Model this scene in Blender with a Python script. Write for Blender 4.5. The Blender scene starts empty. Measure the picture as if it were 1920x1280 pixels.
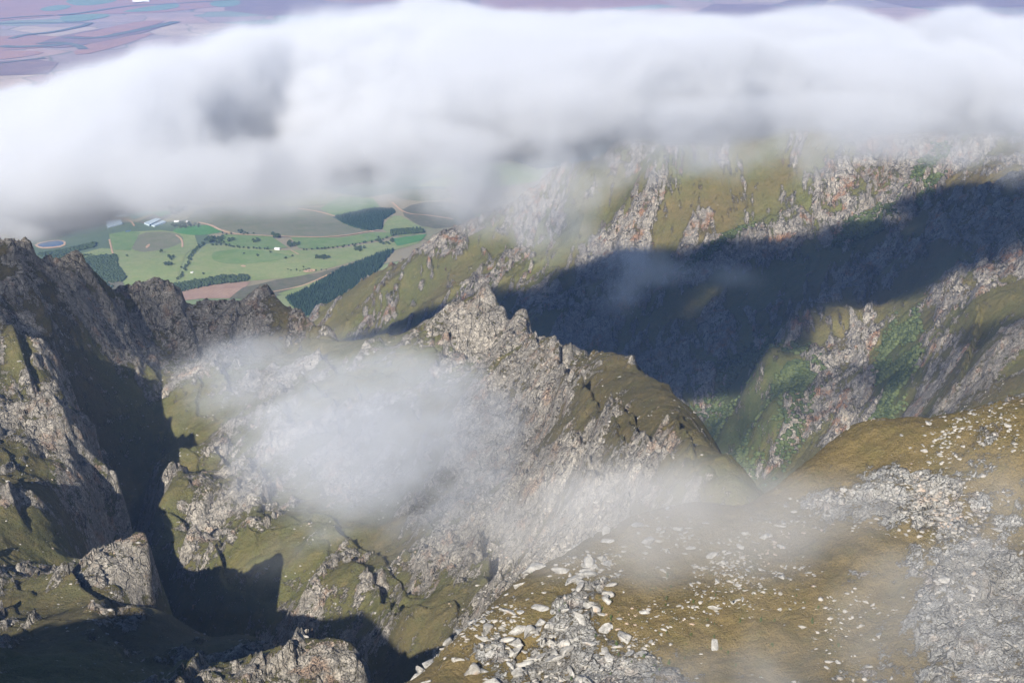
import bpy, math, random
import numpy as np
from mathutils import Vector

random.seed(7); rng = np.random.default_rng(7)
scene = bpy.context.scene
COL = scene.collection
R = math.radians

# ------------------------------------------------------------------ camera
CAM_Z = 1650.0; PITCH = R(16.0); F = 3140.0           # F: focal length in pixels of the 1920 px photograph
cam_data = bpy.data.cameras.new('camera'); cam = bpy.data.objects.new('camera', cam_data); COL.objects.link(cam)
cam_data.sensor_width = 36.0; cam_data.lens = 36.0 * F / 1920.0
cam_data.clip_start = 5.0; cam_data.clip_end = 200000.0
cam.location = (0, 0, CAM_Z); cam.rotation_euler = (R(90) - PITCH, 0, 0)
scene.camera = cam
CP, SP = math.cos(PITCH), math.sin(PITCH)

def ray(px, py):
    dx = (px - 960.0) / F; dy = -(py - 640.0) / F
    return np.array([dx, CP + dy * SP, -SP + dy * CP])
def V(px, py, Y):                                        # point seen at a photo pixel, Y metres ahead
    d = ray(px, py); t = Y / d[1]
    return (d[0] * t, Y, CAM_Z + d[2] * t)
def H(px, Y, z):                                         # point in a photo column, Y ahead, at height z
    k = (z - CAM_Z) / Y
    dy = (k * CP + SP) / (CP - k * SP)
    return ((px - 960.0) / F / (CP + dy * SP) * Y, Y, z)
def project(P):
    P = np.asarray(P, float); x, y, z = P[..., 0], P[..., 1], P[..., 2] - CAM_Z
    f = y * CP - z * SP; u = y * SP + z * CP
    return 960 + F * x / f, 640 - F * u / f

# ------------------------------------------------------------------ sky, sun, exposure
SUN_EL = 26.5
d_as = ray(1690, 1210)                                   # the point opposite the sun (the aircraft's shadow)
AZ = math.atan2(d_as[0], d_as[1]); EL = math.atan2(-d_as[2], math.hypot(d_as[0], d_as[1]))
sun_to = Vector((-math.sin(AZ) * math.cos(EL), -math.cos(AZ) * math.cos(EL), math.sin(EL)))
world = bpy.data.worlds.new('World'); scene.world = world; world.use_nodes = True
nt = world.node_tree; bg = nt.nodes['Background']
sky = nt.nodes.new('ShaderNodeTexSky'); sky.sky_type = 'NISHITA'; sky.sun_disc = False
sky.sun_elevation = EL; sky.sun_rotation = math.atan2(sun_to.x, sun_to.y)
sky.altitude = 1500; sky.air_density = 1.0; sky.dust_density = 0.3; sky.ozone_density = 4.0
nt.links.new(sky.outputs[0], bg.inputs[0]); bg.inputs[1].default_value = 0.05
sd = bpy.data.lights.new('sun', 'SUN'); sd.energy = 5.0; sd.angle = R(0.53); sd.color = (1.0, 0.94, 0.85)
sun = bpy.data.objects.new('sun', sd); COL.objects.link(sun); sun.location = (0, 0, 3000)
sun.rotation_euler = sun_to.to_track_quat('Z', 'Y').to_euler()
vs = scene.view_settings; scene.display_settings.display_device = 'sRGB'
vs.view_transform = 'Standard'; vs.look = 'None'; vs.gamma = 1.0; vs.use_curve_mapping = False; vs.exposure = 1.0
cy = scene.cycles
cy.use_denoising = True; cy.use_adaptive_sampling = True; cy.adaptive_threshold = 0.02
cy.max_bounces = 10; cy.diffuse_bounces = 2; cy.glossy_bounces = 1; cy.volume_bounces = 10; cy.transmission_bounces = 2
cy.transparent_max_bounces = 16; cy.sample_clamp_indirect = 6.0; cy.caustics_reflective = False; cy.caustics_refractive = False

# ------------------------------------------------------------------ noise in numpy
_p = np.random.default_rng(11).permutation(256).astype(np.int32); _p = np.concatenate([_p, _p, _p])
_ga = np.random.default_rng(5).random(256) * 2 * np.pi
_gx = np.cos(_ga).astype(np.float32); _gy = np.sin(_ga).astype(np.float32)
def perlin(x, y, seed=0):
    x = np.asarray(x, np.float64) + seed * 17.31; y = np.asarray(y, np.float64) - seed * 9.77
    xi = np.floor(x); yi = np.floor(y); fx = (x - xi).astype(np.float32); fy = (y - yi).astype(np.float32)
    xi = xi.astype(np.int64) & 255; yi = yi.astype(np.int64) & 255
    def g(ax, ay, dx, dy):
        h = _p[_p[ax & 255] + (ay & 255)]
        return _gx[h] * dx + _gy[h] * dy
    u = fx * fx * fx * (fx * (fx * 6 - 15) + 10); v = fy * fy * fy * (fy * (fy * 6 - 15) + 10)
    a = g(xi, yi, fx, fy); b = g(xi + 1, yi, fx - 1, fy); c = g(xi, yi + 1, fx, fy - 1); d = g(xi + 1, yi + 1, fx - 1, fy - 1)
    return (a + (b - a) * u + (c - a) * v + (a - b - c + d) * u * v) * 1.5
def fbm(x, y, wl, octs, seed=0, gain=0.5):
    s = 0; a = 1.0
    for i in range(octs):
        s = s + a * perlin(x / wl, y / wl, seed + i * 3); a *= gain; wl *= 0.5
    return s
def ridged(x, y, wl, octs, seed=0, gain=0.5):
    s = 0; a = 1.0; w = 1.0
    for i in range(octs):
        n = 1 - np.abs(perlin(x / wl, y / wl, seed + i * 5)) * 1.6
        n = np.clip(n, 0, 1) ** 2 * w; w = np.clip(n * 1.6, 0.15, 1); s = s + a * n; a *= gain; wl *= 0.5
    return s
_gr = np.random.default_rng(9).random((256, 5)).astype(np.float32)
def blocks(x, y, wl, seed=0, tilt=0.6):
    """fractured blocks: each cell a tilted facet at its own height; also the distance to the crack"""
    x = x / wl + seed * 3.7; y = y / wl - seed * 5.3; xi = np.floor(x); yi = np.floor(y)
    best = np.full(x.shape, 9.0); sec = best.copy(); val = np.zeros(x.shape)
    for i in (-1, 0, 1):
        for j in (-1, 0, 1):
            h = _p[_p[(xi + i).astype(np.int64) & 255] + ((yi + j).astype(np.int64) & 255)]; g = _gr[h]
            dx = x - (xi + i + g[..., 0]); dy = y - (yi + j + g[..., 1]); d = dx * dx + dy * dy
            v = g[..., 2] + tilt * (dx * (g[..., 3] - .5) + dy * (g[..., 4] - .75)) * 2
            lt = d < best; sec = np.where(lt, best, np.minimum(sec, d)); val = np.where(lt, v, val); best = np.where(lt, d, best)
    return val, np.sqrt(sec) - np.sqrt(best)
def sst(a, b, x):
    t = np.clip((x - a) / (b - a), 0, 1); return t * t * (3 - 2 * t)
def lerp(a, b, t): return a + (b - a) * t

# ------------------------------------------------------------------ terrain control points
C = []
def dense(P, step):
    P = [np.array(p, float) for p in P]; out = [P[0]]
    for a, b in zip(P[:-1], P[1:]):
        n = max(1, int(round(np.linalg.norm(b - a) / step))); out += [a + (b - a) * (k + 1) / n for k in range(n)]
    return out
def crest(pts, back=45, drop=38, side=None, step=55):    # a skyline: sharp fall behind it, or to one side of a ridge seen end-on
    for p in dense([V(*q) for q in pts], step):
        Y = p[1]; C.append(tuple(p))
        if side: C.append((p[0] + side[0], p[1] + side[1], p[2] + side[2]))
        else: C.append((p[0] * (Y + back) / Y, Y + back, p[2] - drop))
def floor_line(pts, step=60): C.extend(tuple(p) for p in dense([H(*q) for q in pts], step))
def vis(pts): C.extend(V(*p) for p in pts)
def hid(pts): C.extend(H(*p) for p in pts)
# near slope, bottom right: a plane tilted towards us that breaks off behind its skyline
crest([(700,1310,600),(768,1277,610),(860,1196,640),(937,1173,640),(1003,1100,665),(1060,1042,685),(1130,1000,700)], side=(-50, 25, -75))
crest([(1220,960,715),(1310,948,722),(1400,957,720),(1440,935,730),(1500,880,740),(1550,838,750),(1600,800,760),(1680,783,765),(1760,790,745),(1850,755,745),(1920,735,750),(2080,690,760)], 60, 45)
vis([(800,1285,600),(900,1215,625),(975,1190,632),(1045,1115,655),(1100,1060,675),
     (1000,1280,600),(1200,1280,592),(1400,1280,585),(1650,1280,575),(1900,1280,565),(2100,1280,560),(1100,1180,628),(1200,1120,648),(1200,1020,688),(1300,1020,686),(1400,1120,642),(1400,1020,680),
     (1600,1100,640),(1600,960,692),(1800,1100,632),(1800,940,686),(2000,1000,660),(1500,960,705),(1600,860,733),(1740,850,722),(1860,830,712)])
hid([(240,1300,1050)]) if 0 else None
hid([(820,720,1230),(900,800,1200),(980,840,1180),(1040,850,1180),(1100,850,1190),(1220,850,1200),(1320,830,1230),(1400,820,1250),(1500,900,1200),(1600,950,1200),(1750,950,1230),(1900,950,1250)])
# mid ridge
vis([(1315,880,960)])
crest([(1390,922,940)], side=(45, 30, -50))
crest([(1340,862,1010),(1310,835,1070),(1250,757,1230),(1180,698,1400),(1100,672,1520),(1040,640,1650),(990,622,1750)], side=(62, 35, -88))
vis([(1320,905,985)])
crest([(955,590,1860),(930,553,1940),(880,572,1950),(820,600,1960),(760,628,1980),(700,640,1990),(650,642,2000)], 60, 60)
crest([(990,622,1750),(972,606,1810),(955,590,1860),(940,566,1915)], side=(50, 45, -75))
crest([(610,612,2030),(560,590,2050),(520,556,2100),(430,562,2100),(330,552,2080),(270,536,2060),(205,545,2020),(185,520,2010),
       (150,484,1980),(90,482,1940),(30,462,1880),(-60,455,1840),(-200,440,1800)], 60, 60)
vis([(1000,650,1640),(1060,720,1470),(1120,775,1330),(1190,840,1180)])
vis([(100,850,1450),(60,900,1350),(100,900,1400),(60,1000,1240),(100,780,1540),(1235,870,1110),(1160,900,1120),(1100,900,1190),(1030,760,1480),(1000,830,1450),(1000,1000,1240),(900,700,1740),(940,640,1860),(900,900,1450),
     (850,1050,1290),(950,1100,1180),(900,1150,1130),(800,1130,1190),(700,700,1830),(700,900,1540),(700,1040,1370),(600,1100,1310),(500,800,1730),(500,950,1540),
     (520,1070,1390),(400,700,1900),(330,800,1820),(350,900,1660),(360,1000,1520),(430,900,1620),(600,700,1880),
     (300,640,2020),(220,640,1930),(450,640,2030),(560,650,2010),(100,600,1800),(0,600,1700),(-100,600,1650),
     (0,750,1500),(130,710,1660),(0,900,1340),(-100,900,1300),(0,1050,1170),(90,1080,1180),
     (190,1090,1170),(100,1150,1060),(240,1140,1050),(330,1160,1030),(375,1190,1010),
     (0,1200,970),(140,1230,890),(50,1265,850),(160,1265,860),(480,1205,1020),(560,1240,960),(640,1262,890),(700,1275,830),(-120,1250,860),(250,1270,890),(400,1275,930)])
crest([(140,760,1600),(152,800,1540),(155,850,1480),(132,900,1420),(128,950,1365),(122,1000,1300)], side=(32, 4, -105), step=40)
vis([(150,1060,1230),(200,1040,1240)])
crest([(285,880,1700),(292,950,1600),(284,1010,1530),(320,1040,1480),(420,1060,1420)], side=(-32, -10, -60), step=45)
vis([(215,1042,1240),(190,1062,1225),(240,1022,1245),(265,1045,1225),(290,1080,1200),(250,1095,1180),(205,1100,1175),(298,1115,1170)])
floor_line([(225,1790,985),(235,1640,955),(250,1520,940),(290,1400,935),(340,1330,935),(420,1270,945),(520,1250,955),(610,1180,975),(700,1100,990)])
floor_line([(340,1180,980),(400,1120,985),(470,1090,1000)])
hid([(700,970,1040),(720,1130,1000),(800,870,1100),(800,1050,1040),
     (880,810,1130),(880,960,1060),(960,850,1130),(960,980,1090),(1050,960,1140),(1130,980,1190)])
C.extend([(-260,300,1350),(-310,590,1392),(-275,575,1380),(-500,640,1320),(-400,700,1300),(-400,500,1385),(-600,600,1320),(-480,520,1350),(-300,450,1405),(-300,720,1270),(-800,1200,1250),(-500,950,1180),(-180,350,1340),(-200,620,1285),(-90,560,1335),  # includes an unseen hill at left, shaped to cast shade into the gorge
          (0,300,1420),(200,300,1440),(400,300,1450),(600,600,1480),(0,450,1400),(200,450,1398),(-150,500,1340)])
# behind the mid ridge, the hidden canyon
hid([(1600,1300,1080),(1750,1300,1120),(1900,1200,1180),(1600,1800,850),(1450,1300,950),(1300,1500,900),(1450,1900,720),(1450,2500,560),
     (1200,1900,820),(1200,2500,560),(1000,2300,750),(1000,3000,470),(800,2500,700),(800,3200,430),(600,2500,750),(600,3300,400),
     (400,2600,750),(400,3500,380),(200,2600,800),(200,3600,400),(0,2500,850),(0,3600,420),(-200,2500,900),(700,3900,300),(900,3500,400),
     (500,4300,260),(200,4600,240),(-100,4600,240),(2100,1500,1150),(2100,1100,1300)])
# far mountain and canyon sides
vis([(1400,905,3050),(1380,850,3250),(1340,790,3450),(1440,860,3050),(1450,760,3150),(1560,800,2950),(1560,720,3150),(1480,650,3330),(1650,650,3200),
     (1640,560,3400),(1680,780,2800),(1700,690,2900),(1760,760,2500),(1800,690,2550),
     (1820,560,2830),(1900,545,2750),(1850,640,2450),(1920,620,2350),(1880,720,2150),(2050,640,2250),(1760,620,2880),
     (1700,500,3400),(1900,450,3150),(2050,450,3050),(1900,330,3500),(2050,330,3400),(1750,380,3750),
     (1270,700,3650),(1200,680,3720),(1350,650,3620),(1430,600,3640),(1500,540,3680),(1600,470,3750),(1100,640,3820),(1000,600,3950),
     (1300,490,3930),(1400,430,3980),(1500,400,4000),(1600,330,4050),(1250,400,4120),(1250,290,4250),(1400,300,4180),(1550,270,4150),(1650,250,4150),(1750,250,4120),(1850,230,4000),
     (1300,220,4350),(1500,190,4300),(1700,170,4250),(1900,150,4150),(2100,150,4000),
     (1100,550,4050),(1150,480,4130),(1150,380,4330),(1050,430,4430),(1000,520,4250),(900,580,4230),(900,500,4420),(820,520,4550),(760,590,4450),(700,610,4550),(850,460,4640),(950,430,4560),
     (650,640,4450),(640,590,4750)])
crest([(1210,230,4500),(1160,255,4560),(1100,292,4650),(1050,320,4700),(1000,356,4720),(920,400,4760),(850,430,4800),(780,462,4850),(700,502,4900),(650,540,4950),(600,575,5000),(570,600,4980)], 150, 110, step=160)
crest([(1610,500,3560),(1550,535,3480),(1500,580,3380),(1440,640,3300)], 60, 40, step=90)
hid([(1300,5200,900),(1500,5200,900),(1700,5200,900),(1900,5200,850),(2100,5200,800),(1200,5400,500),(1000,5500,300),(1400,6200,450),(1700,6300,450),(2000,6300,450),
     (800,5700,150),(600,5700,120),(400,5500,130),(200,5400,150),(0,5500,150),(-200,5500,150),(700,5400,190),(1000,6200,120),(1200,7000,130),(1600,7600,130),(2000,7600,130),
     (2400,1500,1200),(2400,2500,1000),(2500,4000,1000),(2500,6000,500),(-500,1500,1200),(-500,2500,900),(-500,4000,350),(-500,5500,150),
     (600,4700,290),(480,4800,220)])
C = np.array(C, float)

def plain_h(x, y):
    s = 22 * perlin(x / 900, y / 1100, 41) + 12 * perlin(x / 380, y / 460, 43) + 60
    near = sst(9500, 5200, y)
    return s * (0.35 + 0.65 * near) + 45 * near
# multiquadric surface through the control points
_k = 1000.0
def _phi(r2): return np.sqrt(r2 + 0.018 ** 2)
_cx, _cy = C[:, 0] / _k, C[:, 1] / _k
_n = len(C)
_A = np.zeros((_n + 3, _n + 3))
_A[:_n, :_n] = _phi((_cx[:, None] - _cx) ** 2 + (_cy[:, None] - _cy) ** 2) + np.eye(_n) * -1e-4
_A[:_n, _n] = 1; _A[:_n, _n + 1] = _cx; _A[:_n, _n + 2] = _cy; _A[_n:, :_n] = _A[:_n, _n:].T
_w = np.linalg.solve(_A, np.concatenate([C[:, 2], [0, 0, 0]]))
def tps(x, y):
    sh = x.shape; x = x.ravel() / _k; y = y.ravel() / _k; out = np.empty_like(x)
    for i in range(0, len(x), 20000):
        xx, yy = x[i:i + 20000, None], y[i:i + 20000, None]
        out[i:i + 20000] = _phi((xx - _cx) ** 2 + (yy - _cy) ** 2) @ _w[:_n] + _w[_n] + _w[_n + 1] * x[i:i + 20000] + _w[_n + 2] * y[i:i + 20000]
    return out.reshape(sh)

def hit(px, py, y0, y1, n=500):
    d = ray(px, py); Y = np.linspace(y0, y1, n); h = tps(d[0] / d[1] * Y, Y); k = np.argmax(CAM_Z + d[2] / d[1] * Y < h); Y = Y[k] if k else 0.5 * (y0 + y1)
    return (d[0] / d[1] * Y, Y)
FINS = []
for A_, w_, y0, y1, pts_ in [(16, 26, 1300, 1750, [(1030,640),(1050,690),(1075,735),(1120,775)]), (13, 22, 950, 1450, [(1120,765),(1180,800),(1215,840),(1262,885)]), (9, 14, 850, 1250, [(1272,780),(1276,830),(1300,880)]),
        (9, 16, 1200, 2000, [(838,590),(834,640),(815,700),(780,745)]), (15, 26, 900, 1500, [(850,1015),(905,1040),(915,1085),(950,1145)]), (12, 24, 900, 1500, [(620,1040),(690,1085),(715,1130),(765,1165)]),
        (8, 14, 1000, 1600, [(925,830),(915,900),(905,960)]), (8, 15, 1000, 1500, [(1060,860),(1100,900),(1120,950)]), (10, 18, 1400, 2000, [(960,610),(1000,650),(1010,700)]), (9, 18, 900, 1400, [(1150,800),(1165,850),(1150,900)]),
        (8, 20, 1500, 2000, [(560,700),(620,760),(640,830)]), (9, 20, 1200, 1800, [(470,850),(500,920),(480,1000)]), (12, 20, 1700, 2300, [(420,560),(440,610),(430,660)]), (10, 20, 1700, 2300, [(230,560),(240,620),(260,680)]),
        (22, 45, 3500, 4500, [(1700,250),(1650,330),(1590,400)]), (22, 45, 3500, 4500, [(1790,290),(1730,350),(1690,400)]), (18, 40, 3500, 4500, [(1560,330),(1530,390),(1510,440)]), (20, 30, 2300, 3000, [(1830,560),(1832,620),(1815,670),(1800,720)])]:
    Pw = np.array([hit(a_, b_, y0, y1) for a_, b_ in pts_]); FINS.append((A_, w_, Pw))
def fins(x, y):
    out = np.zeros(x.shape)
    for A_, w_, P in FINS:
        m = (x > P[:, 0].min() - 4 * w_) & (x < P[:, 0].max() + 4 * w_) & (y > P[:, 1].min() - 4 * w_) & (y < P[:, 1].max() + 4 * w_)
        if not m.any(): continue
        X, Yv = x[m], y[m]; X = X + 6 * perlin(X / 25, Yv / 25, 501) + 3 * perlin(X / 9, Yv / 9, 502); Yv = Yv + 6 * perlin(X / 25, Yv / 25, 503)
        best = np.full(X.shape, 1e9); sd = np.zeros(X.shape); tt = np.zeros(X.shape)
        for i in range(len(P) - 1):
            a, b = P[i], P[i + 1]; e = b - a; L2 = (e ** 2).sum(); t = np.clip(((X - a[0]) * e[0] + (Yv - a[1]) * e[1]) / L2, 0, 1)
            dx, dy = X - a[0] - t * e[0], Yv - a[1] - t * e[1]; d2 = dx * dx + dy * dy; lt = d2 < best
            best = np.where(lt, d2, best); side = np.sign(e[0] * dy - e[1] * dx) * (1 if e[1] < 0 else -1); sd = np.where(lt, side, sd); tt = np.where(lt, (i + t) / (len(P) - 1), tt)
        d = np.sqrt(best); taper = np.sin(np.clip(tt, .04, .96) * math.pi) ** .6 * sst(4 * w_, 2 * w_, d)
        # side > 0 is the lee side: a cliff; the other side slopes away gently
        prof = np.where(sd > 0, sst(3.5, 0.0, d) * 1.0 - 0.45 * np.exp(-d / (w_ * .6)) * sst(0, 5, d), np.exp(-(d / w_) ** 1.3))
        out[m] += A_ * prof * taper
    return out
# grid: rows by distance, columns by bearing (u = x / y)
def rows():
    out = []; y = 240.0
    for y1, s0, s1 in [(500, 12, 4), (800, 1.35, 1.35), (1200, 1.9, 1.9), (2120, 2.3, 2.5), (2500, 8, 14), (2800, 12, 5), (4300, 4.2, 4.6), (5000, 5, 8), (6000, 14, 22), (9000, 25, 60), (16000, 80, 250), (60000, 300, 4000)]:
        y0 = y
        while y < y1:
            out.append(y); t = (y - y0) / (y1 - y0); y += s0 + (s1 - s0) * t
    out.append(y); return np.array(out)
ROWS = rows()
US = np.concatenate([[-2.2, -1.6, -1.2, -.95, -.8, -.7, -.62, -.56, -.51, -.47, -.44], np.arange(-.42, -.35, .004), np.arange(-.35, .3501, .00092), np.arange(.354, .42, .004), [.44, .47, .51, .56, .62, .7, .8, .95, 1.2, 1.6, 2.2]])
NR, NC = len(ROWS), len(US)
print('grid', NR, NC, NR * NC * 2, 'tris; controls', _n)
GY, GU = np.meshgrid(ROWS, US, indexing='ij'); GX = GU * GY

def terrain(x, y):
    """height, rock mask, fine details; x, y arrays"""
    u = x / y
    wl = sst(4900, 5600, y + 0); wr = sst(6300, 7400, y)
    w = 1 - lerp(wl, wr, sst(0.0, 0.10, u))
    pl = plain_h(x, y)
    hb = np.where(w > 0, 0.0, pl); m = w > 0
    hb[m] = lerp(pl[m], np.clip(tps(x[m], y[m]), 60, 1600), w[m])
    far = sst(2500, 2900, y)
    near = sst(830, 780, y) * sst(-0.15, -.06, u)
    mid = (1 - far) * (1 - near)
    # warp
    wx = x + 18 * perlin(x / 90, y / 90, 3) + 60 * far * perlin(x / 300, y / 300, 8)
    wy = y + 18 * perlin(x / 90, y / 90, 4) + 60 * far * perlin(x / 300, y / 300, 9)
    # rotated along the dip of the beds
    a = R(62); ca, sa = math.cos(a), math.sin(a)
    s1 = wx * ca + wy * sa; s2 = -wx * sa + wy * ca
    px, py = project(np.stack([x, y, hb], -1))               # only to say where each kind of ground lies
    def zone(cx, cy, rx, ry, rot=0.0, p=2):
        c, s_ = math.cos(R(rot)), math.sin(R(rot)); dx, dy = px - cx, py - cy
        return np.exp(-((((dx * c + dy * s_) / rx) ** 2 + ((-dx * s_ + dy * c) / ry) ** 2) ** (p / 2)))
    big = ridged(wx, wy, 210, 3, 20) - 0.9
    patch = fbm(wx, wy, 200, 6, 60, 0.65)
    stri = ridged(s1 / 3.5, s2, 40, 3, 70, 0.55)             # long ribs along the bedding
    a2 = R(80); c2, s2_ = math.cos(a2), math.sin(a2)
    f1 = wx * c2 + wy * s2_; f2 = -wx * s2_ + wy * c2        # far: ribs run down the slope
    fstri = ridged(f1 / 6.0, f2, 46, 4, 170, 0.62)
    fbig = ridged(wx / 1.3, wy, 380, 3, 190, 0.5) - 0.9
    b1, e1 = blocks(s1 / 1.8, s2, 30, 1); b2, e2 = blocks(s1 / 1.5, s2, 12, 2); b3, e3 = blocks(s1 / 1.3, s2, 5.2, 3)
    fb1, _ = blocks(f1 / 2.2, f2, 42, 4); fb2, _ = blocks(f1 / 1.8, f2, 17, 5)
    small = fbm(wx, wy, 14, 3, 130, 0.6)
    # scarps: ground rises gently to the right and breaks off at a cliff
    q1 = (0.86 * wx + 0.5 * wy + 45 * perlin(x / 140, y / 140, 230) + 14 * perlin(x / 40, y / 40, 231)) / 95
    q2 = (0.80 * wx + 0.6 * wy + 24 * perlin(x / 70, y / 70, 233) + 8 * perlin(x / 22, y / 22, 234)) / 41
    def saw(q): f = q - np.floor(q); return np.where(f < 0.93, f / 0.93, (1 - f) / 0.07) - 0.5
    sm1 = sst(-0.25, 0.3, perlin(x / 210, y / 210, 235)); sm2 = sst(-0.2, 0.35, perlin(x / 100, y / 100, 236))
    scarp = 13 * saw(q1) * sm1 + 6 * saw(q2) * sm2
    mb = (-0.04 - 0.42 * zone(1200, 745, 110, 50, 45) + 0.6 * zone(560, 600, 90, 45) - 0.15 * zone(1020, 950, 160, 120) - 0.5 * zone(310, 920, 70, 130) - 1.2 * zone(330, 1150, 90, 60) - 0.6 * zone(80, 1160, 120, 50)
          + 0.55 * zone(930, 600, 90, 50) + 0.45 * zone(300, 590, 330, 70) + 0.5 * zone(245, 1060, 50, 45) + 0.12 * zone(1150, 880, 120, 70, 40)
          + 0.3 * zone(480, 900, 120, 90) - 0.35 * zone(1000, 690, 110, 30, 20) + 0.25 * zone(120, 880, 60, 130) + 0.2 * zone(600, 1240, 150, 30, 12) - .3 * zone(800, 1130, 90, 60))
    fb = (0.05 - 0.45 * zone(720, 560, 190, 90) - 1.8 * zone(1880, 620, 75, 75, 0, 4) - 1.2 * zone(1410, 780, 90, 110, 25) - 0.9 * zone(1680, 680, 40, 110, 15)
          + 0.8 * zone(1640, 300, 150, 45, -40) + 0.6 * zone(1730, 370, 90, 40, -25) + 0.5 * zone(1600, 700, 60, 100) + 0.7 * zone(1800, 640, 40, 110, 15)
          - 0.5 * zone(1350, 430, 130, 30, -35) + 0.3 * zone(1150, 470, 90, 100) + 0.35 * zone(1880, 420, 60, 90) - 0.3 * zone(900, 470, 100, 30, -25))
    nb = (-0.38 + 0.75 * zone(1130, 1090, 150, 45, -55, 3) + 0.5 * zone(1000, 1230, 130, 60) + 0.75 * zone(1690, 940, 170, 38, -6) + 0.85 * zone(1830, 1160, 110, 110)
          + 0.5 * zone(1330, 900, 60, 40) + 0.45 * zone(1880, 830, 60, 60) - 0.5 * zone(1500, 850, 160, 50, -30))
    mm = patch + 0.30 * (stri - 0.7) + 0.25 * (b1 - 0.5) + mb
    ff = 0.85 * patch + 0.40 * (fstri - 0.75) + 0.35 * (fb1 - 0.5) + 0.3 * (fb2 - 0.5) + fb + 0.03
    nn = patch * 0.7 + 0.25 * (b2 - 0.5) + nb
    rk_mid = sst(-0.15, 0.35, mm); rk_far = sst(-0.15, 0.40, ff); rk_near = sst(0.0, 0.30, nn)
    rk = sst(-0.55, 0.55, mm) * mid + sst(-0.55, 0.6, ff) * far + sst(-0.35, 0.35, nn) * near
    smooth = 1 - 0.8 * np.clip(0.4 * zone(1220, 760, 110, 60, 45) + zone(330, 1150, 90, 60) + zone(100, 1150, 110, 40) + zone(1880, 620, 75, 75, 0, 4), 0, 1)
    d = mid * (7 * big * smooth + scarp * smooth + rk_mid * (6.5 * (b1 - .3) + 4.2 * (b2 - .5) + 2.2 * (b3 - .5)) + 3.5 * (stri - 0.6) * (0.3 + rk_mid) + 1.3 * small * smooth)
    d += far * ((24 * fbig + (2.0 + 5 * rk_far) * (fstri - 0.6)) * smooth + rk_far * (13 * (fb1 - .3) + 7 * (fb2 - .5) + 3 * (b2 - .5)) + 2.0 * small * smooth)
    d += near * (3.0 * fbm(wx, wy, 90, 3, 210) + rk_near * (2.6 * b2 + 1.6 * (b3 - .5)) + 0.9 * fbm(x, y, 9, 3, 220, .6) + 1.2 * fbm(x, y, 30, 2, 225) + rk_near * 2.0 * (b1 - .4))
    d = d + fins(x, y) - (13 * zone(246, 990, 40, 60) + 28 * zone(925, 530, 55, 60) + 10 * zone(985, 600, 35, 40) - 7 * zone(560, 585, 60, 40)) * mid
    h = hb + d * w
    return h, rk * w, near, mid, far * w, w, patch, px, py

GZ, RK, NEAR, MID, FAR, MW, PATCH, PX, PY = terrain(GX, GY)
# slope
dzr = np.gradient(GZ, axis=0) / np.gradient(GY, axis=0)
dxc = np.gradient(GX, axis=1); dzc = np.gradient(GZ, axis=1) / dxc
gy_ = dzr - GU * dzc
SLOPE = np.sqrt(dzc ** 2 + gy_ ** 2)

def hgt(x, y):
    """height of the built mesh at x, y (bilinear in its grid)"""
    x = np.atleast_1d(np.asarray(x, float)); y = np.atleast_1d(np.asarray(y, float)); u = x / y
    i = np.clip(np.searchsorted(ROWS, y) - 1, 0, NR - 2); j = np.clip(np.searchsorted(US, u) - 1, 0, NC - 2)
    ty = np.clip((y - ROWS[i]) / (ROWS[i + 1] - ROWS[i]), 0, 1); tx = np.clip((u - US[j]) / (US[j + 1] - US[j]), 0, 1)
    return (GZ[i, j] * (1 - ty) + GZ[i + 1, j] * ty) * (1 - tx) + (GZ[i, j + 1] * (1 - ty) + GZ[i + 1, j + 1] * ty) * tx

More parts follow.
